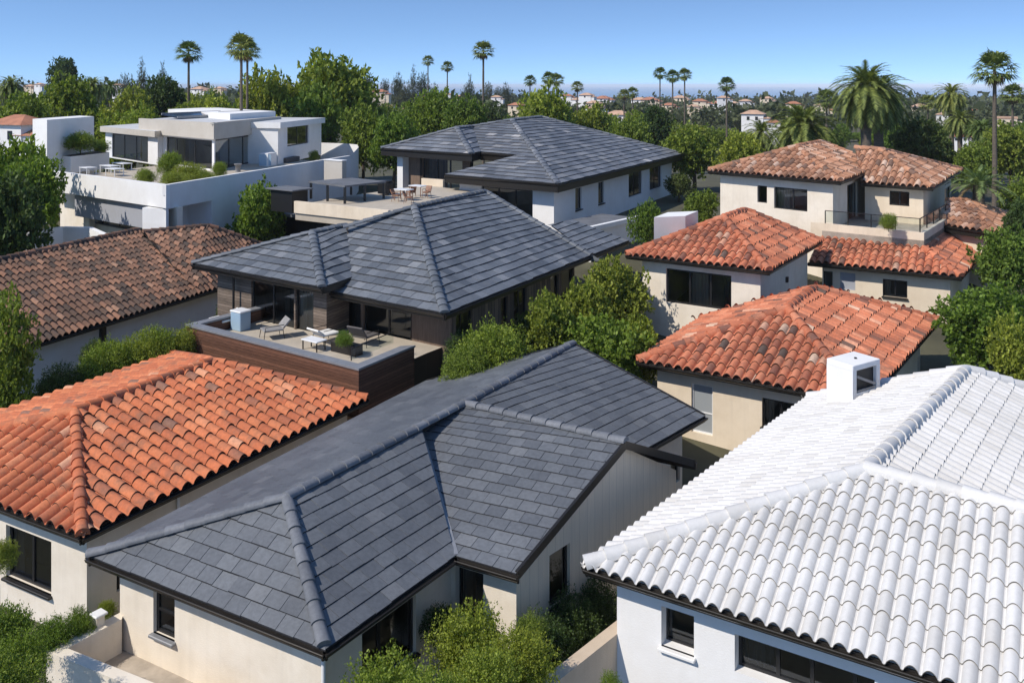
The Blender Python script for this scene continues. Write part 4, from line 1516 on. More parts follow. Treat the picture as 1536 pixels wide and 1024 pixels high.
# --- roof terrace of the modern house
zm = 7.35
for i, (u, v, wd, lb) in enumerate(((132, 262, 1.3, 'smallest white table on the modern house terrace, beside the white planter'), (165, 259, 1.9, 'white table in the middle of the modern house terrace'),
                                    (183, 255, 1.9, 'white table in front of the dark glass doors of the modern house'), (172, 264, 1.5, 'white table closest to the front parapet of the modern house'))):
    table(at(u, v, zm), math.radians(-38), wd, .9, .62, lb, M['white_metal'], M['white_metal'], group='white tables on the modern house terrace')
p = at(402, 249, zm)
t = thing('cupboard', p, 'pale blue fronted white cupboard at the side parapet of the modern house', 'cupboard')
m = MB(); m.box(p + Z * .6, 1.5, .9, 1.2, math.radians(75), bev=.02); m.build('body', M['white_metal'], t)
m = MB(); m.box(p + Vector((-.05, -.78, .6)), 1.1, .03, 1.0, 0); m.build('door', M['blue_box'], t)
p = at(433, 243, zm)
t = thing('sofa', p, 'black outdoor sofa below the square window of the modern house', 'sofa')
m = MB(); m.box(p + Z * .25, 2.6, 1.0, .45, math.radians(75), bev=.05); m.build('seat', M['curtain_dark'], t)
m = MB(); m.box(p + Vector((-.45, .1, .55)), 2.6, .25, .6, math.radians(75), bev=.05); m.build('backrest', M['black'], t)
p = at(357, 258, zm)
t = thing('bin', p, 'small round grey pot stand behind the side parapet of the modern house', 'pot')
m = MB(); m.tube([p, p + Z * .55, p + Z * .56, p + Z * .7], [.22, .22, .3, .34], 12); m.build('body', M['cap_grey'], t)
for (u0, v0, u1, v1, lb) in ((266, 176, 352, 171.5, 'wide dark solar panel lying on the front of the modern house roof'), (350, 173.5, 408, 170.5, 'smaller dark solar panel at the back of the modern house roof')):
    a, b = at(u0, v0, 3.1), at(u1, v1, 3.1)
    t = thing('solar_panel', v2((a + b) / 2, H - 3.3), lb, 'solar panel')
    d = (b - a).normalized(); nn = Vector((-d.y, d.x, 0))
    m = MB(); m.add([a, b, b + nn * 1.8 + Z * .3, a + nn * 1.8 + Z * .3, a - Z * .12, b - Z * .12, b + nn * 1.8 + Z * .18, a + nn * 1.8 + Z * .18],
                    [(0, 1, 2, 3), (0, 4, 5, 1), (1, 5, 6, 2), (2, 6, 7, 3), (3, 7, 4, 0)]); m.build('panel', M['solar'], t)
    m = MB(); m.bar(a - Z * .02, b - Z * .02, .1, .22); m.bar(a + nn * 1.8 + Z * .28, b + nn * 1.8 + Z * .28, .1, .22); m.build('frame', M['cap_grey'], t)

# --- villa balcony pot
p = at(1333, 349, 8.84)
t = thing('plant_pot', p, 'clay pot on the glass railed balcony of the clay tiled villa', 'pot')
m = MB(); m.tube([p, p + Z * .35, p + Z * .42], [.22, .3, .32], 14); m.build('pot', M['deck_terra'], t)
m = MB(); m.tube([p + Z * .421, p + Z * .43], [.27, .27], 12); m.build('soil', M['soil'], t)

# --- low walls in the near gardens
zf = 16.9 * S
a, b, c = at(186, 915, 15.9 * S), at(69.5, 976, 15.9 * S), at(330, 1082, 15.9 * S)
d, n = xy_out(b, c, a)
n3 = Vector((n.x, n.y, 0))
q = inset([a, b, c, c - n3 * 2.2], .3)
mb = MB()
ztp = H - 15.9 * S
for A, B, A2, B2 in ((a, b, q[0], q[1]), (b, c, q[1], q[2])):
    mb.quad(v2(A, 1.5), v2(B, 1.5), v2(B, ztp), v2(A, ztp))
    mb.quad(v2(A2, 1.5), v2(B2, 1.5), v2(B2, ztp), v2(A2, ztp))
    mb.quad(v2(A, ztp), v2(B, ztp), v2(B2, ztp), v2(A2, ztp))
o = mb.build('terrace_wall', M['stucco_offwhite'])
tag(o, 'low cream wall with a flat top round the paved terrace of the charcoal slate house', 'wall')
mb = MB()
mb.prism([a + Vector((.6, .6, 0)), b, c, c - n3 * 3 + Vector((2, 0, 0)), a + Vector((4, 0, 0))], H - zf - .5, H - zf)
o = mb.build('terrace', M['paver'])
tag(o, kind='structure')
p = at(148, 921, 15.6 * S)
t = thing('garden_pillar', v2(p, gz(p.x, p.y)), 'short square garden pillar with a white cap behind the low terrace wall', 'pillar')
m = MB(); m.box(v2(p, p.z / 2 + 1), .2, .2, p.z - 2.0, RT); m.build('post', M['stucco_offwhite'], t)
m = MB(); m.box(p + Z * .02, .32, .32, .06, RT, bev=.015); m.build('cap', M['stucco_white'], t)
a, b = at(700, 1105, 15.5 * S), at(930, 926, 15.5 * S)
d = (b - a).xy.normalized()
mb = MB()
nn = Vector((d.y, -d.x, 0)) * .32
mb.prism([a, b, b + nn, a + nn], 1.5, H - 15.5 * S)
o = mb.build('boundary_wall', M['tan_wall'])
tag(o, 'tan garden wall between the charcoal slate house and the white roofed house', 'wall')
# ================================================================== ground and sea
me = bpy.data.meshes.new('ground')
xs = [-3000, -1500, -800, -500, -350, -250, -180, -120, -80, -50, -30, -15, 0, 15, 30, 50, 80, 120, 180, 250, 350, 500, 800, 1500, 3000]
ys = [-60, -20, 0, 15, 22, 28, 32, 36, 40, 45, 52, 62, 75, 95, 115, 140, 180, 250, 300, 370, 450, 600, 800, 1000, 1250, 1500, 1900, 3000]
vs = [(x, y, gz(x, y)) for y in ys for x in xs]
nx = len(xs)
fs = [(j * nx + i, j * nx + i + 1, (j + 1) * nx + i + 1, (j + 1) * nx + i) for j in range(len(ys) - 1) for i in range(nx - 1)]
me.from_pydata(vs, [], fs)
go = bpy.data.objects.new('ground', me)
me.materials.append(plain('dry soil and scrub', (0.085, 0.08, 0.045), 0.95, var=.5, scale=.25))
COL.objects.link(go)
tag(go, kind='structure')
me = bpy.data.meshes.new('sea')
SX = 45000
me.from_pydata([(-SX, 1200, -24), (SX, 1200, -24), (SX, SX, -24), (-SX, SX, -24)], [], [(0, 1, 2, 3)])
m, nt, b = new_mat('sea water')
b.inputs['Base Color'].default_value = (0.02, 0.09, 0.19, 1)
b.inputs['Roughness'].default_value = 0.18
g = node(nt, 'ShaderNodeNewGeometry')
nz = node(nt, 'ShaderNodeTexNoise', i_Scale=0.02, i_Detail=6.0)
nt.links.new(g.outputs['Position'], nz.inputs['Vector'])
bp = node(nt, 'ShaderNodeBump', i_Strength=0.12, i_Distance=4.0)
nt.links.new(nz.outputs[0], bp.inputs['Height'])
nt.links.new(bp.outputs[0], b.inputs['Normal'])
me.materials.append(m)
so = bpy.data.objects.new('sea', me)
COL.objects.link(so)
tag(so, kind='structure')


# ================================================================== plants
def mesh_np(name, V, Fq, mats, mi=None):
    me = bpy.data.meshes.new(name)
    me.from_pydata(V.tolist(), [], Fq.tolist() if hasattr(Fq, 'tolist') else Fq)
    for m in (mats if isinstance(mats, (list, tuple)) else [mats]):
        me.materials.append(m)
    if mi is not None:
        me.polygons.foreach_set('material_index', mi)
    me.update()
    return me


def unit(v):
    return v / np.maximum(1e-6, np.linalg.norm(v, axis=-1, keepdims=True))


def leaf_quads(P, A, N, L, W):
    """diamond leaves at P along A, face normal about N"""
    S_ = unit(np.cross(A, N))
    a, s = A * L[:, None], S_ * W[:, None]
    V = np.stack([P, P + a * .45 + s * .5, P + a, P + a * .45 - s * .5], 1).reshape(-1, 3)
    n = len(P)
    return V, np.arange(n * 4).reshape(n, 4)


def crown_pts(rng, blobs, nsprig, nleaf, slen, leaf, aspect=.5, up=.35, inner=.25):
    """sprigs of leaves growing out of a set of overlapping blobs"""
    B = np.array(blobs)
    w = B[:, 3] ** 2
    idx = rng.choice(len(B), nsprig, p=w / w.sum())
    D = rng.normal(size=(nsprig, 3))
    D[:, 2] = np.where(D[:, 2] < -.2, D[:, 2] * .45, D[:, 2])
    D = unit(D)
    rad = B[idx, 3] * np.where(rng.random(nsprig) < inner, rng.uniform(.35, .8, nsprig), rng.uniform(.82, 1.06, nsprig))
    P0 = B[idx, :3] + D * rad[:, None]
    G = unit(D + rng.normal(size=D.shape) * .45 + np.array([0, 0, up]))
    sl = slen * rng.uniform(.5, 1.5, nsprig)
    t = np.tile(np.linspace(0.05, 1, nleaf), nsprig)
    k = np.repeat(np.arange(nsprig), nleaf)
    P = P0[k] + G[k] * (sl[k] * t)[:, None] + rng.normal(size=(len(k), 3)) * slen * .16
    A = unit(G[k] * .7 + rng.normal(size=P.shape) * .75)
    N = unit(rng.normal(size=P.shape) * .8 + D[k] * .7 + np.array([0, 0, .5]))
    Ls = leaf * rng.uniform(.7, 1.3, len(k))
    return leaf_quads(P, A, N, Ls, Ls * aspect)


def blobs_round(rng, n, squash=.9, r0=.16, r1=.26, zlo=.25):
    out = []
    for i in range(n):
        d = unit(rng.normal(size=3))
        rr = rng.uniform(.12, .36)
        r = rng.uniform(r0, r1)
        p = d * rr
        p[2] = .58 + p[2] * squash
        p[2] = max(zlo, min(.95 - r * .8, p[2]))
        out.append((p[0], p[1], p[2], r))
    return out


def blobs_column(rng, n):
    out = []
    for i in range(n):
        z = .1 + .82 * i / n
        r = .28 * (1 - .45 * abs(z - .45)) * rng.uniform(.7, 1.1)
        a = rng.uniform(0, 6.28)
        q = rng.uniform(0, .2)
        out.append((math.cos(a) * q, math.sin(a) * q, z, r))
    return out


def blobs_cone(rng, n):
    out = []
    for i in range(n):
        z = .18 + .78 * (i / n)
        wd = .36 * (1 - z) ** .8 + .03
        a = i * 2.4
        q = wd * rng.uniform(.3, .9)
        out.append((math.cos(a) * q, math.sin(a) * q, z, max(.035, wd * rng.uniform(.45, .75))))
    return out


def blobs_open(rng, n):
    """umbrella-like open crown with separate clumps"""
    out = []
    for i in range(n):
        a = rng.uniform(0, 6.28)
        q = math.sqrt(rng.random()) * .42
        z = .86 - q * q * 1.4 - rng.random() * .28
        out.append((math.cos(a) * q, math.sin(a) * q, z, rng.uniform(.07, .13)))
    return out


def trunk_mesh(rng, blobs, mat, r=.028, nl=6):
    m = MB()
    top = np.mean([b[:3] for b in blobs], axis=0)
    m.tube([(0, 0, 0), (rng.normal() * .01, rng.normal() * .01, .2), (top[0] * .5, top[1] * .5, top[2] * .75), tuple(top)], [r * 1.25, r, r * .75, r * .35], 8)
    for b in list(blobs)[:nl]:
        s = Vector((top[0] * .3, top[1] * .3, top[2] * rng.uniform(.35, .6)))
        e = Vector(b[:3])
        mid = s.lerp(e, .5) + Vector((0, 0, -.03))
        m.tube([s, mid, e], [r * .6, r * .4, r * .15], 6)
    o = m.build('trunk_source', mat)
    me = o.data
    bpy.data.objects.remove(o)
    return me


def proto(kind, seed, mat, blobs_f, nb, nsprig, nleaf, slen, leaf, aspect=.5, trunk_r=.03, **kw):
    rng = np.random.default_rng(seed)
    bl = blobs_f(rng, nb)
    V, Fq = crown_pts(rng, bl, nsprig, nleaf, slen, leaf, aspect, **kw)
    zt = np.percentile(V[:, 2], 99.6)
    rt = np.percentile(np.hypot(V[:, 0], V[:, 1]), 96)
    V = V * np.array([.5 / rt, .5 / rt, 1 / zt])
    bl = [(x * .5 / rt, y * .5 / rt, z / zt, r) for x, y, z, r in bl]
    return (mesh_np(kind + '_crown', V, Fq, M[mat]), trunk_mesh(rng, bl, M['bark'], trunk_r))


PR = {
    'broad': [proto('broad', s, 'leaf_mid', blobs_round, 26, 1250, 9, .055, .05, .6, up=.12) for s in (1, 2, 3, 4)],
    'bright': [proto('bright', s, 'leaf_bright', blobs_round, 24, 1250, 9, .055, .05, .6, up=.12) for s in (5, 6)],
    'dark': [proto('dark', s, 'leaf_dark', blobs_round, 26, 1250, 9, .05, .05, .55, up=.1) for s in (7, 8)],
    'conifer': [proto('conifer', s, 'leaf_grey', blobs_cone, 26, 800, 8, .06, .035, .4, up=-.05) for s in (9, 10)],
    'pine': [proto('pine', s, 'leaf_grey', blobs_round, 15, 900, 8, .05, .04, .4, up=.1, trunk_r=.025) for s in (11, 12)],
    'open': [proto('open', s, 'leaf_mid', blobs_open, 42, 800, 8, .06, .036, .55) for s in (13,)],
    'shrub': [proto('shrub', s, 'leaf_bright', lambda r, n: [(x, y, z * .9 - .05, q) for x, y, z, q in blobs_round(r, n, 1.0, .13, .24, .15)], 24, 2100, 10, .08, .027, .55, trunk_r=.018) for s in (21, 22, 23)],
    'shrubdark': [proto('shrubdark', s, 'leaf_dark', lambda r, n: [(x, y, z * .9 - .05, q) for x, y, z, q in blobs_round(r, n, 1.0, .13, .24, .15)], 24, 1700, 10, .08, .03, .55, trunk_r=.018) for s in (24, 25)],
    'shrubmid': [proto('shrubmid', s, 'leaf_mid', lambda r, n: [(x, y, z * .9 - .05, q) for x, y, z, q in blobs_round(r, n, 1.0, .13, .24, .15)], 24, 1900, 10, .08, .029, .55, trunk_r=.018) for s in (26, 27)],
    'column': [proto('column', s, 'leaf_mid', blobs_column, 16, 1100, 9, .07, .042, .55) for s in (31, 32)],
}
cnt = {}


def plant(kind, u, vtop, Y, wpx, label, group=None, cat=None, name=None, base=None, dx=0.0):
    """a plant whose top shows at u, vtop when it stands Y metres away, wpx wide"""
    p = atY(u, vtop, Y)
    zb = gz(p.x, p.y) if base is None else base
    h = max(.4, p.z - zb)
    w = wpx * Y / F
    nm = name or ('shrub' if kind.startswith('shrub') else 'conifer_tree' if kind in ('conifer', 'pine') else 'broadleaf_tree')
    t = thing(nm, (p.x, p.y, zb), label, cat or ('shrub' if nm == 'shrub' else 'tree'), group)
    i = cnt[kind] = cnt.get(kind, R.randrange(9)) + 1
    cm, tm = PR[kind][i % len(PR[kind])]
    rz = R.uniform(0, 6.28)
    for nme, mm in (('crown' if nm != 'shrub' else 'foliage', cm), ('trunk' if nm != 'shrub' else 'stem', tm)):
        o = bpy.data.objects.new(nme, mm)
        COL.objects.link(o)
        o.parent = t
        o.rotation_euler = (0, 0, rz)
        hc_ = h
        if nme == 'foliage':
            hc_ = min(h, 1.25 * w)
        elif nme == 'crown' and kind != 'column':
            hc_ = min(h, 1.7 * w if kind not in ('conifer', 'pine') else 3.2 * w)
        if nme in ('foliage', 'crown'):
            o.location = (0, 0, h - hc_)
            o.scale = (w * 1.05, w * 1.05, hc_)
        else:
            o.scale = (w * 1.05, w * 1.05, h)
    return t


# ---------------------------------------------------------------- palms
def fan_palm_mesh(seed, nf=44, r=1.15, pet=.95):
    rng = np.random.default_rng(seed)
    V, Fc, mi = [], [], []

    def fan(az, el, rr, pl_, mat, droop):
        d = np.array([math.cos(az) * math.cos(el), math.sin(az) * math.cos(el), math.sin(el)])
        side = unit(np.cross(d, [0, 0, 1.0]))
        up = np.cross(side, d)
        o = np.array([0, 0, 0.0])
        c = o + d * pl_
        k = len(V)
        V.extend([o + side * .02, o - side * .02, c - side * .015, c + side * .015])
        Fc.append((k, k + 1, k + 2, k + 3)); mi.append(mat)
        nb = 13
        for b in range(nb):
            a = (b / (nb - 1) - .5) * 2.5 + rng.normal() * .04
            q = d * math.cos(a) + side * math.sin(a) + up * (.12 - .2 * abs(a))
            q = unit(q)
            L = rr * (1 - .18 * abs(a)) * rng.uniform(.85, 1.1)
            w = np.cross(q, up) * (.055 * rr)
            mid = c + q * L * .55
            tip = c + q * L + np.array([0, 0, -droop * L * rng.uniform(.6, 1.3)])
            k = len(V)
            V.extend([c - w * .3, c + w * .3, mid + w, mid - w, tip])
            Fc.append((k, k + 1, k + 2, k + 3)); mi.append(mat)
            Fc.append((k + 3, k + 2, k + 4)); mi.append(mat)
    for i in range(nf):
        el = math.radians(78 - 112 * (i / nf) ** .9) + rng.normal() * .08
        fan(i * 2.399 + rng.normal() * .15, el, r * rng.uniform(.85, 1.1), pet * rng.uniform(.8, 1.15), 0, .32)
    for i in range(10):
        fan(i * 2.399, math.radians(-52 - 22 * rng.random()), r * .75, pet * .6, 1, .2)
    me = bpy.data.meshes.new('fan_palm_crown')
    me.from_pydata([tuple(v) for v in V], [], Fc)
    me.materials.append(M['leaf_palm']); me.materials.append(M['leaf_dead'])
    me.polygons.foreach_set('material_index', mi)
    me.update()
    return me


def feather_palm_mesh(seed, nf=64, L0=3.6, lo=-50, nl=24, stiff=1.0):
    rng = np.random.default_rng(seed)
    V, Fc, mi = [], [], []
    for i in range(nf):
        f = i / nf
        el = math.radians(80 + (lo - 80) * f ** .85) + rng.normal() * .06
        az = i * 2.399 + rng.normal() * .12
        L = L0 * rng.uniform(.85, 1.08) * (.75 + .25 * min(1, f * 3))
        p = np.array([0, 0, 0.0])
        e = el
        steps = nl
        mat = 1 if (f > .93) else 0
        h = np.array([math.cos(az), math.sin(az), 0])
        side = np.array([-math.sin(az), math.cos(az), 0])
        for s in range(steps):
            t = s / steps
            e -= (1.5 / stiff) / steps * (0.35 + math.cos(max(-1.5, e)) * .95)
            d = h * math.cos(e) + np.array([0, 0, math.sin(e)])
            q = p + d * (L / steps)
            k = len(V)
            w = side * .03 * (1 - t * .8)
            V.extend([p - w, p + w, q + w * .9, q - w * .9])
            Fc.append((k, k + 1, k + 2, k + 3)); mi.append(mat)
            if t > .12:
                ll = L * .155 * math.sin(math.pi * min(1, (t * .9 + .12))) ** .6
                upv = np.cross(side, d) * -1
                for sg in (-1, 1):
                    tipd = unit(side * sg * .85 + d * .75 + upv * (.28 if sg else 0) + np.array([0, 0, -.12]) + rng.normal(size=3) * .07)
                    tip = q + tipd * ll
                    ww = d * .028 * L0 / 3
                    k = len(V)
                    V.extend([p - ww * .2, q + ww * .6, tip])
                    V.append((p + tip) / 2 - ww * .3)
                    Fc.append((k, k + 1, k + 2, k + 3)); mi.append(mat)
            p = q
    me = bpy.data.meshes.new('feather_palm_crown')
    me.from_pydata([tuple(v) for v in V], [], Fc)
    me.materials.append(M['leaf_palm']); me.materials.append(M['leaf_dead'])
    me.polygons.foreach_set('material_index', mi)
    me.update()
    return me


def palm_trunk_mesh(r0, r1, bulge=0):
    m = MB()
    n = 14
    m.tube([(math.sin(i * .5) * .01, 0, i / n) for i in range(n + 1)], [(r0 + (r1 - r0) * (i / n)) * (1 + .05 * (i % 2)) for i in range(n + 1)], 10)
    o = m.build('trunk_source', M['palm_bark'])
    me = o.data
    bpy.data.objects.remove(o)
    return me


FP = [fan_palm_mesh(s) for s in (1, 2, 3)]
DP = [feather_palm_mesh(4, nf=150, nl=26, lo=-62, stiff=1.25), feather_palm_mesh(5, nf=110, lo=-44, stiff=1.15)]
YU = feather_palm_mesh(6, nf=46, L0=2.6, lo=5, nl=18, stiff=1.6)
YU.materials[0] = M['leaf_spiky']
PT = palm_trunk_mesh(.21, .13)
PTD = palm_trunk_mesh(.48, .42)
pc = [0]


def palm(u, vc, Y, rpx, label, kind='fan', group=None, base=None):
    """crown centre at pixel u, vc, crown radius rpx"""
    p = atY(u, vc, Y)
    zb = gz(p.x, p.y) if base is None else base
    sc = rpx * Y / F / (1.68 if kind == 'fan' else 2.75 if kind == 'date' else 2.2)
    nm = 'fan_palm' if kind == 'fan' else 'date_palm' if kind == 'date' else 'spiky_palm'
    t = thing(nm, (p.x, p.y, zb), label, 'palm tree', group)
    pc[0] += 1
    mesh = FP[pc[0] % 3] if kind == 'fan' else DP[0 if rpx > 40 else 1] if kind == 'date' else YU
    o = bpy.data.objects.new('crown', mesh)
    COL.objects.link(o); o.parent = t
    o.location = (0, 0, p.z - zb)
    o.scale = (sc,) * 3
    o.rotation_euler = (R.uniform(-.05, .05), R.uniform(-.05, .05), R.uniform(0, 6.28))
    o2 = bpy.data.objects.new('trunk', PT if kind == 'fan' else PTD)
    COL.objects.link(o2); o2.parent = t
    tr = max(.55, sc) if kind == 'fan' else sc * .9
    o2.scale = (tr, tr, p.z - zb)
    return t


tall = 'tall fan palms standing over the neighbourhood'
for u, v, Y, r, lb in ((283, 80, 118, 20, 'tall fan palm left of the close pair, above the modern white house'),
                       (362, 73, 98, 24, 'taller fan palm of the close pair above the modern white house'),
                       (371, 78, 103, 20, 'shorter fan palm of the close pair, half hidden by its twin'),
                       (642, 92, 250, 9.5, 'slim distant fan palm, higher of the two left of the tallest central palm'),
                       (671, 101, 235, 10, 'slim distant fan palm, lower of the two left of the tallest central palm'),
                       (725, 77, 140, 17, 'tall fan palm with a long bare trunk rising behind the upper slate roof'),
                       (795, 122, 235, 10, 'small fan palm just left of the bushy pair of palms in mid distance'),
                       (823, 119, 180, 12, 'fan palm in mid distance, left half of the bushy pair'),
                       (835, 121, 185, 12, 'fan palm in mid distance, right half of the bushy pair'),
                       (866, 131, 210, 10, 'low fan palm beside the bright green crown behind the upper slate roof'),
                       (936, 143, 220, 10, 'fan palm in front of the pale far villas, left of its twin'),
                       (949, 140, 225, 10, 'fan palm in front of the pale far villas, right of its twin'),
                       (990, 111, 190, 11, 'first fan palm in the row of three by the sea view'),
                       (1009, 116, 180, 12, 'middle fan palm in the row of three, in front of the others'),
                       (1027, 113, 190, 11.5, 'last fan palm in the row of three by the sea view'),
                       (1090, 128, 170, 13.5, 'lone fan palm against the sea, left of the great date palm'),
                       (1492, 106, 78, 32, 'big fan palm with a thin curved trunk at the far right'),
                       (1519, 143, 118, 19, 'smaller fan palm just behind the big one at the far right'),
                       (1392, 155, 150, 14, 'short fan palm between the great date palm and the far right palms'),
                       (1240, 150, 130, 18, 'dusty fan palm partly hidden behind the great date palm')):
    palm(u, v, Y, r, lb, 'fan', tall)
palm(1299, 131, 82, 52, 'great date palm with a broad arching crown, twin trunk behind the villa', 'date')
palm(1318, 140, 86, 48, 'second date palm grown together with the great one behind the villa', 'date')
palm(1206, 190, 90, 52, 'low date palm with long arching fronds left of the great one', 'date')
palm(1142, 200, 100, 32, 'small date palm at the left end of the palm group behind the villa', 'date')
palm(1427, 142, 108, 27, 'slender feather palm between the great date palm and the far right palms', 'date')
palm(1440, 180, 104, 24, 'young feather palm below the slender one, right of the great date palm', 'date')
palm(1474, 195, 98, 26, 'young feather palm low among the bushes near the thin curved trunk', 'date')
palm(1468, 280, 60, 46, 'spiky pale green palm beside the small side wing of the villa', 'spiky')
palm(16, 128, 125, 22, 'feather palm at the far left edge over the small red roofed villa', 'date')
palm(140, 128, 150, 20, 'feather palm behind the round green trees on the left', 'date')
palm(166, 130, 160, 15, 'dusky feather palm beside the dark evergreens on the left', 'date')

# ---------------------------------------------------------------- single trees of the middle distance
for a in (
    ('dark', 95, 88, 230, 46, 'dark rounded pine on the skyline at the far left', None),
    ('conifer', 213, 90, 240, 26, 'taller of two dark conifers on the left skyline', None),
    ('conifer', 244, 95, 250, 22, 'shorter of two dark conifers on the left skyline', None),
    ('pine', 190, 112, 260, 24, 'small dark pine left of the two skyline conifers', None),
    ('broad', 104, 116, 112, 84, 'round mid green tree above the white stair tower', None),
    ('broad', 40, 142, 105, 90, 'wide green tree behind the small red roofed villa', None),
    ('dark', 243, 116, 125, 64, 'dark green tree under the left tall fan palm', None),
    ('broad', 190, 133, 108, 70, 'mid green tree just right of the white stair tower', None),
    ('bright', 320, 148, 112, 80, 'yellow green tree behind the flat roof of the modern house', None),
    ('broad', 412, 106, 108, 92, 'dense green tree right of the pair of tall palms', None),
    ('broad', 494, 84, 112, 128, 'large tree with an open airy crown left of centre', None),
    ('broad', 470, 130, 104, 84, 'dense green tree under the large airy one', None),
    ('broad', 545, 158, 100, 70, 'leafy tree right of the modern house, beyond its curved parapet', None),
    ('bright', 590, 172, 96, 74, 'bright leafy tree left of the upper slate roof', None),
    ('bright', 652, 135, 125, 66, 'bright green crown left of the tallest central palm', None),
    ('broad', 697, 146, 118, 60, 'mid green tree at the foot of the tallest central palm', None),
    ('bright', 812, 134, 118, 92, 'bright yellow green crown behind the ridge of the upper slate roof', None),
    ('broad', 890, 158, 122, 64, 'leafy tree right of the bright yellow green crown', None),
    ('broad', 940, 178, 112, 64, 'leafy tree behind the long right slope of the upper slate roof', None),
    ('dark', 985, 160, 125, 46, 'dark conical tree below the row of three palms', None),
    ('broad', 1042, 190, 92, 84, 'round leafy tree left of the villa roof', None),
    ('bright', 1108, 200, 88, 66, 'bright leafy tree behind the left corner of the villa roof', None),
    ('dark', 1378, 178, 88, 84, 'dense dark green tree right of the great date palm', None),
    ('broad', 1515, 186, 92, 76, 'dense green tree behind the thin curved palm trunk', None),
    ('broad', 1465, 214, 84, 62, 'leafy tree with coral blossom beyond the small side wing', None),
    ('broad', 1540, 268, 62, 76, 'leafy bush tree at the right edge above the small side wing', None),
):
    plant(a[0], a[1], a[2], a[3], a[4], a[5], a[6])
for u, v, Y, w_, kd in ((552, 108, 360, 20, 'pine'), (578, 119, 380, 14, 'pine'), (596, 110, 370, 20, 'pine'), (620, 101, 360, 22, 'conifer'), (634, 110, 365, 20, 'pine'),
                        (606, 124, 340, 24, 'pine'), (705, 113, 330, 20, 'conifer'), (732, 124, 420, 16, 'pine'), (760, 125, 420, 20, 'pine'), (700, 128, 400, 18, 'pine'),
                        (652, 126, 420, 18, 'pine'), (748, 131, 460, 18, 'pine')):
    plant(kd, u, v, Y, w_, 'grey green pine on the hazy skyline beyond the centre', 'pines on the central skyline')

# belts of garden trees behind the houses
def env(pts, u):
    for (a, b), (c, d) in zip(pts, pts[1:]):
        if u <= c:
            return b + (d - b) * (u - a) / (c - a)
    return pts[-1][1]


E1_ = [(-120, 165), (0, 168), (200, 165), (380, 150), (540, 166), (700, 176), (860, 182), (1000, 205), (1100, 220), (1300, 228), (1650, 226)]
E2_ = [(-120, 145), (0, 146), (200, 146), (400, 136), (540, 146), (700, 152), (860, 158), (1000, 172), (1100, 180), (1300, 186), (1650, 184)]
belt = [('left', 'green garden tree in the belt behind the modern white house', 'garden trees behind the modern house'),
        ('mid', 'green garden tree in the belt behind the upper slate house', 'garden trees behind the upper slate house'),
        ('right', 'green garden tree in the belt behind the clay tiled villa', 'garden trees behind the villa')]


def place_belt(env_, y0, y1, step, wlo, whi, kinds, far):
    u = -110
    while u < 1650:
        Y = R.uniform(y0, y1)
        v = env(env_, u) + R.uniform(-4, 22)
        x = (u - U0) / F * Y
        if not (y0 < 100 and ((-40 < x < -12) or (-12 < x < 26))):
            b = belt[0 if u < 520 else 1 if u < 1030 else 2]
            lb = b[1] if not far else 'farther ' + b[1].replace('in the belt', 'in the second belt')
            gp = b[2] if not far else b[2] + ', second belt'
            plant(R.choice(kinds), u, v, Y, R.uniform(wlo, whi), lb, gp)
        u += step * R.uniform(.7, 1.3)


place_belt(E1_, 98, 128, 44, 60, 92, ['broad', 'broad', 'bright', 'bright', 'dark'], False)
place_belt(E2_, 140, 230, 30, 34, 58, ['broad', 'bright', 'dark', 'bright', 'broad', 'pine'], True)

# ---------------------------------------------------------------- villas in the distance
foot = []


def villa(u, v, Y, wpx, hpx, rot, label, roofm, wallm, group=None, flat=False, nwin=2):
    """v: the eave line seen at pixel v; hpx wall height"""
    p = atY(u, v, Y)
    w, h = wpx * Y / F, hpx * Y / F
    d = w * .7
    foot.append((p.x, p.y, w, v + hpx * .75))
    zb = gz(p.x, p.y) - 1
    t = thing('distant_villa', (p.x, p.y, zb), label, 'house', group)
    ca, sa = math.cos(rot), math.sin(rot)

    def P(x, y, z):
        return Vector((p.x + x * ca - y * sa, p.y + x * sa + y * ca, z))
    m = MB()
    ze = p.z
    base = [P(sx * w / 2, sy * d / 2, 0) for sx, sy in ((-1, -1), (1, -1), (1, 1), (-1, 1))]
    m.prism(base, zb, ze)
    lw_ = [P(w * .5 + sx * w * .25, -d * .1 + sy * d * .35, 0) for sx, sy in ((-1, -1), (1, -1), (1, 1), (-1, 1))]
    m.prism(lw_, zb, ze - h * .45)
    m.build('wall', wallm, t)
    m = MB()
    if flat:
        m.prism([P(sx * w * .53, sy * d * .55, 0) for sx, sy in ((-1, -1), (1, -1), (1, 1), (-1, 1))], ze, ze + .5)
    else:
        for cx, cy, ww, dd, zz in ((0, 0, w * 1.14, d * 1.2, ze), (w * .5, -d * .1, w * .62, d * .85, ze - h * .45)):
            rh = dd * .22
            c = [P(cx + sx * ww / 2, cy + sy * dd / 2, zz) for sx, sy in ((-1, -1), (1, -1), (1, 1), (-1, 1))]
            r0, r1 = P(cx - (ww - dd) / 2 - .05, cy, zz + rh), P(cx + (ww - dd) / 2 + .05, cy, zz + rh)
            m.add(c + [r0, r1], [(0, 1, 5, 4), (1, 2, 5), (2, 3, 4, 5), (3, 0, 4), (3, 2, 1, 0)])
    m.build('roof', roofm, t)
    for i in range(nwin):
        x = -w * .38 + w * .76 * (i + .5) / nwin
        m = MB()
        q = P(x, -d / 2 - .03, ze - h * .45)
        m.box(q, w * .12, .1, h * .38, rot)
        m.build('window', M['black'], t)
    return t


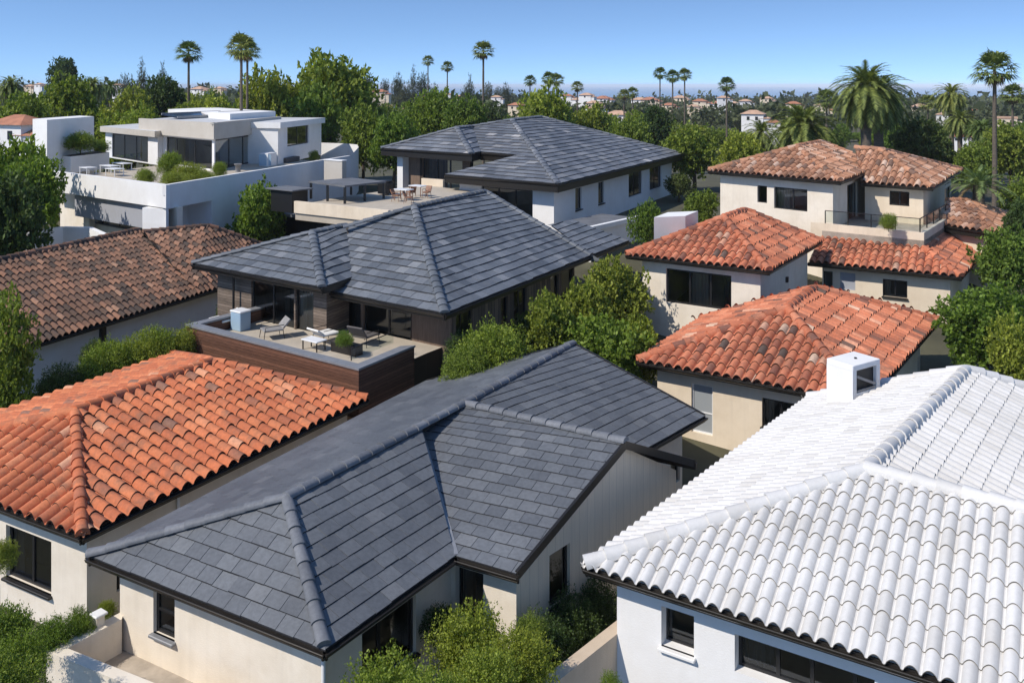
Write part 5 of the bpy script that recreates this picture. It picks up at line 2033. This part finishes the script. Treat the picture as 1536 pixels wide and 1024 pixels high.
RF1 = plain('far clay roof', (0.40, 0.17, 0.095), .85, var=.3, scale=.8)
RF2 = plain('far pale clay roof', (0.52, 0.33, 0.22), .85, var=.25, scale=.8)
t = villa(30, 186, 96, 76, 34, math.radians(-25), 'small white villa with a red tile roof beyond the white stair tower', RF1, M['stucco_white'], nwin=2)
big = (
    (608, 166, 230, 20, 9, -.3, 'white and tan far villa among the trees left of the central palms', RF2, M['stucco_white'], False),
    (585, 160, 240, 14, 8, -.3, 'small white flat topped far villa left of the central palms', RF2, M['stucco_white'], True),
    (775, 158, 300, 22, 8, -.4, 'pinkish far villa peeping out behind the bright yellow green crown', RF1, M['stucco_cream'], False),
    (891, 155, 300, 22, 8, -.4, 'tan far villa behind the pale terrace house in mid distance', RF2, M['stucco_cream'], False),
    (893, 163, 270, 26, 8, -.4, 'white flat roofed far house left of the cream villa', RF2, M['stucco_white'], True),
    (927, 172, 235, 34, 12, -.4, 'cream far villa with an orange roof, left of the row of three palms', RF2, M['stucco_white'], False),
    (1130, 171, 225, 32, 14, -.4, 'white far villa with a pale roof between the lone palm and the great date palm', RF2, M['stucco_white'], False),
    (1160, 184, 200, 22, 10, -.4, 'low white far house with a pink roof below the villa near the lone palm', RF1, M['stucco_white'], False),
    (1330, 192, 190, 28, 8, -.4, 'pink roofed far house seen under the great date palm', RF1, M['stucco_cream'], False),
    (1440, 205, 150, 30, 8, -.4, 'white far house behind the young feather palms', RF1, M['stucco_white'], False),
    (1510, 178, 220, 26, 8, -.4, 'cream far house with a flat roof at the right edge', RF2, M['stucco_cream'], True),
)
for u, v, Y, wp, hp, r, lb, rm, wm, fl in big:
    villa(u, v, Y, wp, hp, r, lb, rm, wm, flat=fl)
for i, (u, v) in enumerate(((60, 127), (46, 130), (178, 128), (188, 131), (300, 134), (330, 133), (672, 142), (690, 145), (570, 138), (745, 146), (880, 143), (868, 150), (1050, 152),
                            (1075, 156), (1062, 160), (1100, 155), (1190, 156), (1230, 158), (1245, 166), (1380, 160), (1460, 168), (975, 150), (905, 148), (1290, 160), (1415, 172), (805, 150), (640, 146), (1004, 158), (850, 144), (915, 158), (960, 150), (1020, 147), (1040, 160), (1085, 147), (1118, 152), (1150, 148), (1172, 165), (1350, 165))):
    Y = 300 + (i * 53) % 420
    villa(u, v, Y, R.uniform(13, 24), R.uniform(4.5, 7), -.4 + R.uniform(-.3, .3), 'tiny pale villa with a tan roof scattered in the hazy woods before the sea', R.choice([RF1, RF2, RF2]),
          R.choice([M['stucco_white'], M['stucco_cream']]), 'tiny villas in the hazy woods', nwin=1)

# ---------------------------------------------------------------- distant woods: one mass
rng = np.random.default_rng(99)
n = 5200
Yd = 270 + (1560 - 270) * rng.random(n) ** 1.25
Xd = (rng.random(n) * 1750 - 110 - U0) / F * Yd
Vs = []
for i in range(n):
    zb = gz(Xd[i], Yd[i])
    hh = rng.uniform(4.5, 9.5) if rng.random() < .93 else rng.uniform(10, 14)
    for fx, fy, fw, fv in foot:
        if abs(Xd[i] - fx * Yd[i] / fy) < fw * .75 and fy - 200 < Yd[i] < fy + fw:
            hh = min(hh, H - (fv - V0) * Yd[i] / F - zb)
    if hh < 1.5:
        continue
    ww = rng.uniform(.35, .6) * hh
    k = 44 if Yd[i] < 600 else 24
    D = unit(rng.normal(size=(k, 3)))
    P = np.array([Xd[i], Yd[i], zb + hh * .55]) + D * np.array([ww, ww, hh * .45]) * rng.uniform(.5, 1, (k, 1))
    A = unit(rng.normal(size=(k, 3)))
    N = unit(rng.normal(size=(k, 3)) * .6 + D)
    L = np.full(k, ww * (.52 if k > 30 else .7)) * rng.uniform(.6, 1.2, k)
    V, _ = leaf_quads(P, A, N, L, L * .7)
    Vs.append(V)
V = np.concatenate(Vs)
me = mesh_np('distant_woodland', V, np.arange(len(V)).reshape(-1, 4), leaf_mat('hazy woodland', (0.035, 0.046, 0.02), (0.09, 0.105, 0.045), .25))
o = bpy.data.objects.new('distant_woodland', me)
COL.objects.link(o)
tag(o, 'hazy mass of small trees covering the land down to the sea', 'woodland', kind='stuff')


# ---------------------------------------------------------------- near shrubs and trees
near = (
    ('shrub', 702, 915, 20.5, 112, 'tall bright green shrub in front of the curtained door of the charcoal slate house'),
    ('shrub', 592, 988, 18.5, 140, 'bright bushy shrub below the big dark window of the charcoal slate house'),
    ('shrub', 662, 1000, 17.6, 120, 'bright shrub at the bottom edge in front of the tall one'),
    ('shrub', 782, 944, 19.6, 96, 'bright shrub at the gable corner of the charcoal slate house'),
    ('shrub', 735, 984, 18.2, 110, 'bright low shrub between the tall shrub and the gable corner'),
    ('shrubdark', 662, 905, 22.3, 56, 'slim dark shrub in the shaded corner beside the curtained door'),
    ('shrubmid', 795, 922, 21.3, 46, 'small shrub with loose sprigs against the gable wall'),
    ('shrubdark', 822, 925, 21.8, 84, 'dark shrub under the gable window, nearest the tan wall'),
    ('shrubdark', 858, 893, 23.2, 84, 'dark shrub under the gable window, halfway along the tan wall'),
    ('shrubdark', 893, 868, 24.5, 76, 'dark shrub beside the white house corner, at the end of the tan wall'),
    ('shrub', 917, 1012, 17.5, 40, 'tip of a small shrub at the foot of the white house corner'),
    ('shrubmid', 6, 915, 20.0, 90, 'leafy shrub at the lower left corner beside the orange roofed house'),
    ('shrub', 24, 955, 19.2, 84, 'bright leafy shrub outside the corner of the low cream terrace wall'),
    ('shrubmid', 0, 985, 17.5, 110, 'dense shrub filling the bottom left corner'),
    ('shrub', 78, 930, 21.8, 56, 'leafy shrub between the orange roofed house and the low terrace wall'),
    ('shrub', 122, 912, 22.4, 44, 'small bright shrub at the corner of the orange roofed house'),
    ('shrubmid', 2, 810, 22.0, 44, 'tall narrow shrub at the left edge by the orange house window'),
    ('shrub', 160, 900, 24.4, 26, 'small green shrub in the narrow gap between the orange and slate houses'),
    ('column', 14, 440, 36.0, 84, 'dark leafy column of climber against the end of the brown tiled roof'),
    ('shrub', 160, 513, 38.5, 74, 'bright trimmed bush at the left of the hedge row below the brown roof'),
    ('shrub', 205, 497, 39.5, 70, 'bright bush in the middle of the hedge row below the brown roof'),
    ('shrub', 240, 492, 40.0, 64, 'bright bush with pale blossom in the hedge row below the brown roof'),
    ('shrubmid', 272, 490, 40.6, 56, 'bush at the right end of the hedge row, next to the timber terrace'),
    ('shrubdark', 85, 548, 37.5, 64, 'dark shrub by the shaded white wall, left of the hedge row'),
    ('shrubdark', 120, 550, 38.0, 50, 'smaller dark shrub by the shaded white wall, touching the hedge row'),
    ('shrubdark', 140, 508, 44.5, 34, 'small dark bush beside the black post under the brown roof eave'),
    ('shrubdark', 340, 448, 49.0, 34, 'small dark bush at the end of the brown roofed house wall'),
    ('bright', 387, 276, 65.0, 80, 'round bright green tree between the modern house and the timber house'),
    ('bright', 14, 212, 64.0, 120, 'dense green tree at the left edge before the modern house'),
    ('bright', 50, 238, 60.0, 80, 'leafy tree touching the left corner of the white parapet'),
    ('dark', 5, 262, 55.0, 110, 'dark leafy tree at the left edge above the brown tiled roof'),
    ('shrub', 738, 488, 36.5, 104, 'bright shrub growing against the timber clad side wall'),
    ('shrubmid', 700, 520, 35.5, 70, 'low bush at the foot of the timber clad side wall by the slate ridge'),
    ('shrubdark', 690, 500, 38.0, 50, 'dark bush in the shade of the timber clad side wall'),
    ('broad', 828, 438, 41.5, 74, 'leafy tree in the middle of the strip between timber house and villa'),
    ('broad', 880, 424, 44.0, 80, 'leafy tree in the strip nearer the villa tower'),
    ('broad', 925, 388, 47.0, 84, 'tallest leafy tree beside the villa tower wall'),
    ('bright', 905, 478, 39.5, 116, 'broad bright green tree just behind the charcoal slate ridge'),
    ('bright', 960, 480, 41.0, 74, 'bright green tree with its shadow on the villa tower wall'),
    ('dark', 800, 470, 43.0, 60, 'dark tree in the shade between the two leafy trees'),
    ('broad', 968, 303, 57.0, 46, 'small tree by the low annex of the upper slate house'),
    ('dark', 1018, 262, 84.0, 44, 'clipped dark hedge tree right of the upper slate house'),
    ('broad', 1050, 286, 66.0, 46, 'low leafy tree left of the upper villa wing'),
    ('bright', 1482, 432, 42.0, 138, 'big bright leafy tree right of the lowest red roof'),
    ('bright', 1535, 480, 39.0, 84, 'bright bush tree at the right edge behind the white roof'),
    ('broad', 1512, 345, 50.0, 92, 'dark leafy tree at the right edge beside the villa'),
    ('dark', 1540, 300, 54.0, 70, 'dark tree top at the right edge above the leafy one'),
)
for kd, u, v, Y, w_, lb in near:
    plant(kd, u, v, Y, w_, lb)
# potted and terrace greenery
plant('shrub', 518, 497, 38.0, 30, 'small round shrub in the dark planter box on the timber clad terrace', base=H - 11.06).location.x += 0
plant('shrub', 1333, 320, 51.6, 24, 'leafy plant in the clay pot on the villa balcony', base=H - 8.4)
zt7 = H - 7.35
for kd, u, v, Y, w_, lb in (('shrub', 253, 228, 66.5, 34, 'upright bright shrub before the glass corner of the modern house terrace'),
                            ('shrub', 285, 243, 66.0, 44, 'spreading shrub with red flowers on the modern house terrace'),
                            ('shrub', 218, 253, 65.5, 30, 'low round shrub at the front parapet of the modern house'),
                            ('shrub', 330, 243, 69.0, 22, 'small round shrub under the glass corner of the modern house'),
                            ('shrubmid', 265, 258, 63.5, 46, 'low spreading shrub in the corner of the white parapet'),
                            ('shrubmid', 303, 256, 65.5, 40, 'low green shrub behind the side parapet of the modern house'),
                            ('shrubmid', 470, 226, 87.0, 16, 'small pot shrub at the far end of the modern house terrace')):
    plant(kd, u, v, Y, w_, lb, base=zt7)
plant('shrubmid', 121, 198, 77.5, 46, 'loose shrub in the white planter box of the modern house', base=H - 6.0)
plant('shrubmid', 152, 210, 79.5, 26, 'thin straggly shrub at the end of the white planter box', base=H - 6.0)
# ================================================================== sky, sun, camera
SUN = Vector((-.60, -.374, .707)).normalized()
ld = bpy.data.lights.new('sun', 'SUN')
ld.energy = 2.95
ld.angle = math.radians(0.5)
ld.color = (1.0, 0.93, 0.84)
lo = bpy.data.objects.new('sun', ld)
lo.rotation_euler = (-SUN).to_track_quat('-Z', 'Y').to_euler()
lo.location = (-60, -40, 90)
COL.objects.link(lo)
w = bpy.data.worlds.new('World')
scene.world = w
w.use_nodes = True
nt = w.node_tree
sk = nt.nodes.new('ShaderNodeTexSky')
sk.sky_type = 'NISHITA'
sk.sun_disc = False
sk.sun_elevation = math.asin(SUN.z)
sk.sun_rotation = math.atan2(SUN.x, SUN.y)
sk.altitude = 50
sk.air_density = 1.0
sk.dust_density = 0.0
sk.ozone_density = 3.0
bg = nt.nodes['Background']
bg.inputs['Strength'].default_value = 0.118
tc = nt.nodes.new('ShaderNodeTexCoord')
mp = nt.nodes.new('ShaderNodeMapping')
mp.inputs['Scale'].default_value = (1, 1, 2.4)
mp.inputs['Location'].default_value = (0, 0, 0.15)
nrm = nt.nodes.new('ShaderNodeVectorMath')
nrm.operation = 'NORMALIZE'
nt.links.new(tc.outputs['Generated'], mp.inputs['Vector'])
nt.links.new(mp.outputs[0], nrm.inputs[0])
nt.links.new(nrm.outputs[0], sk.inputs['Vector'])
tint = nt.nodes.new('ShaderNodeMix')
tint.data_type = 'RGBA'
tint.blend_type = 'MULTIPLY'
tint.inputs[0].default_value = 1.0
tint.inputs[7].default_value = (0.94, 1.03, 1.10, 1)
nt.links.new(sk.outputs[0], tint.inputs[6])
nt.links.new(tint.outputs[2], bg.inputs['Color'])

cd = bpy.data.cameras.new('camera')
cd.sensor_fit = 'HORIZONTAL'
cd.sensor_width = 36
cd.lens = 36 * F / 1536
cd.shift_x = 0
cd.shift_y = -(512 - V0) / 1536
cd.clip_start = 0.5
cd.clip_end = 120000
co = bpy.data.objects.new('camera', cd)
co.location = (0, 0, H)
co.rotation_euler = (math.pi / 2, 0, 0)
COL.objects.link(co)
scene.camera = co
scene.view_settings.view_transform = 'Standard'
scene.view_settings.look = 'None'
scene.view_settings.exposure = 0.6
scene.view_settings.gamma = 1
scene.view_settings.use_curve_mapping = False
scene.cycles.max_bounces = 6
scene.cycles.transparent_max_bounces = 12
scene.cycles.use_denoising = True

# haze: thin sea air over the whole place
hb = MB()
hb.prism([(-46000, -400), (46000, -400), (46000, 46000), (-46000, 46000)], -62, 34)
hm, nt, b = new_mat('sea haze')
nt.nodes.remove(b)
pv = nt.nodes.new('ShaderNodeVolumePrincipled')
pv.inputs['Color'].default_value = (0.93, 0.97, 1.0, 1)
pv.inputs['Density'].default_value = 0.00010
pv.inputs['Anisotropy'].default_value = -0.35
nt.links.new(pv.outputs[0], nt.nodes['Material Output'].inputs['Volume'])
ho = hb.build('haze', hm)
tag(ho, kind='stuff')
scene.cycles.volume_bounces = 2
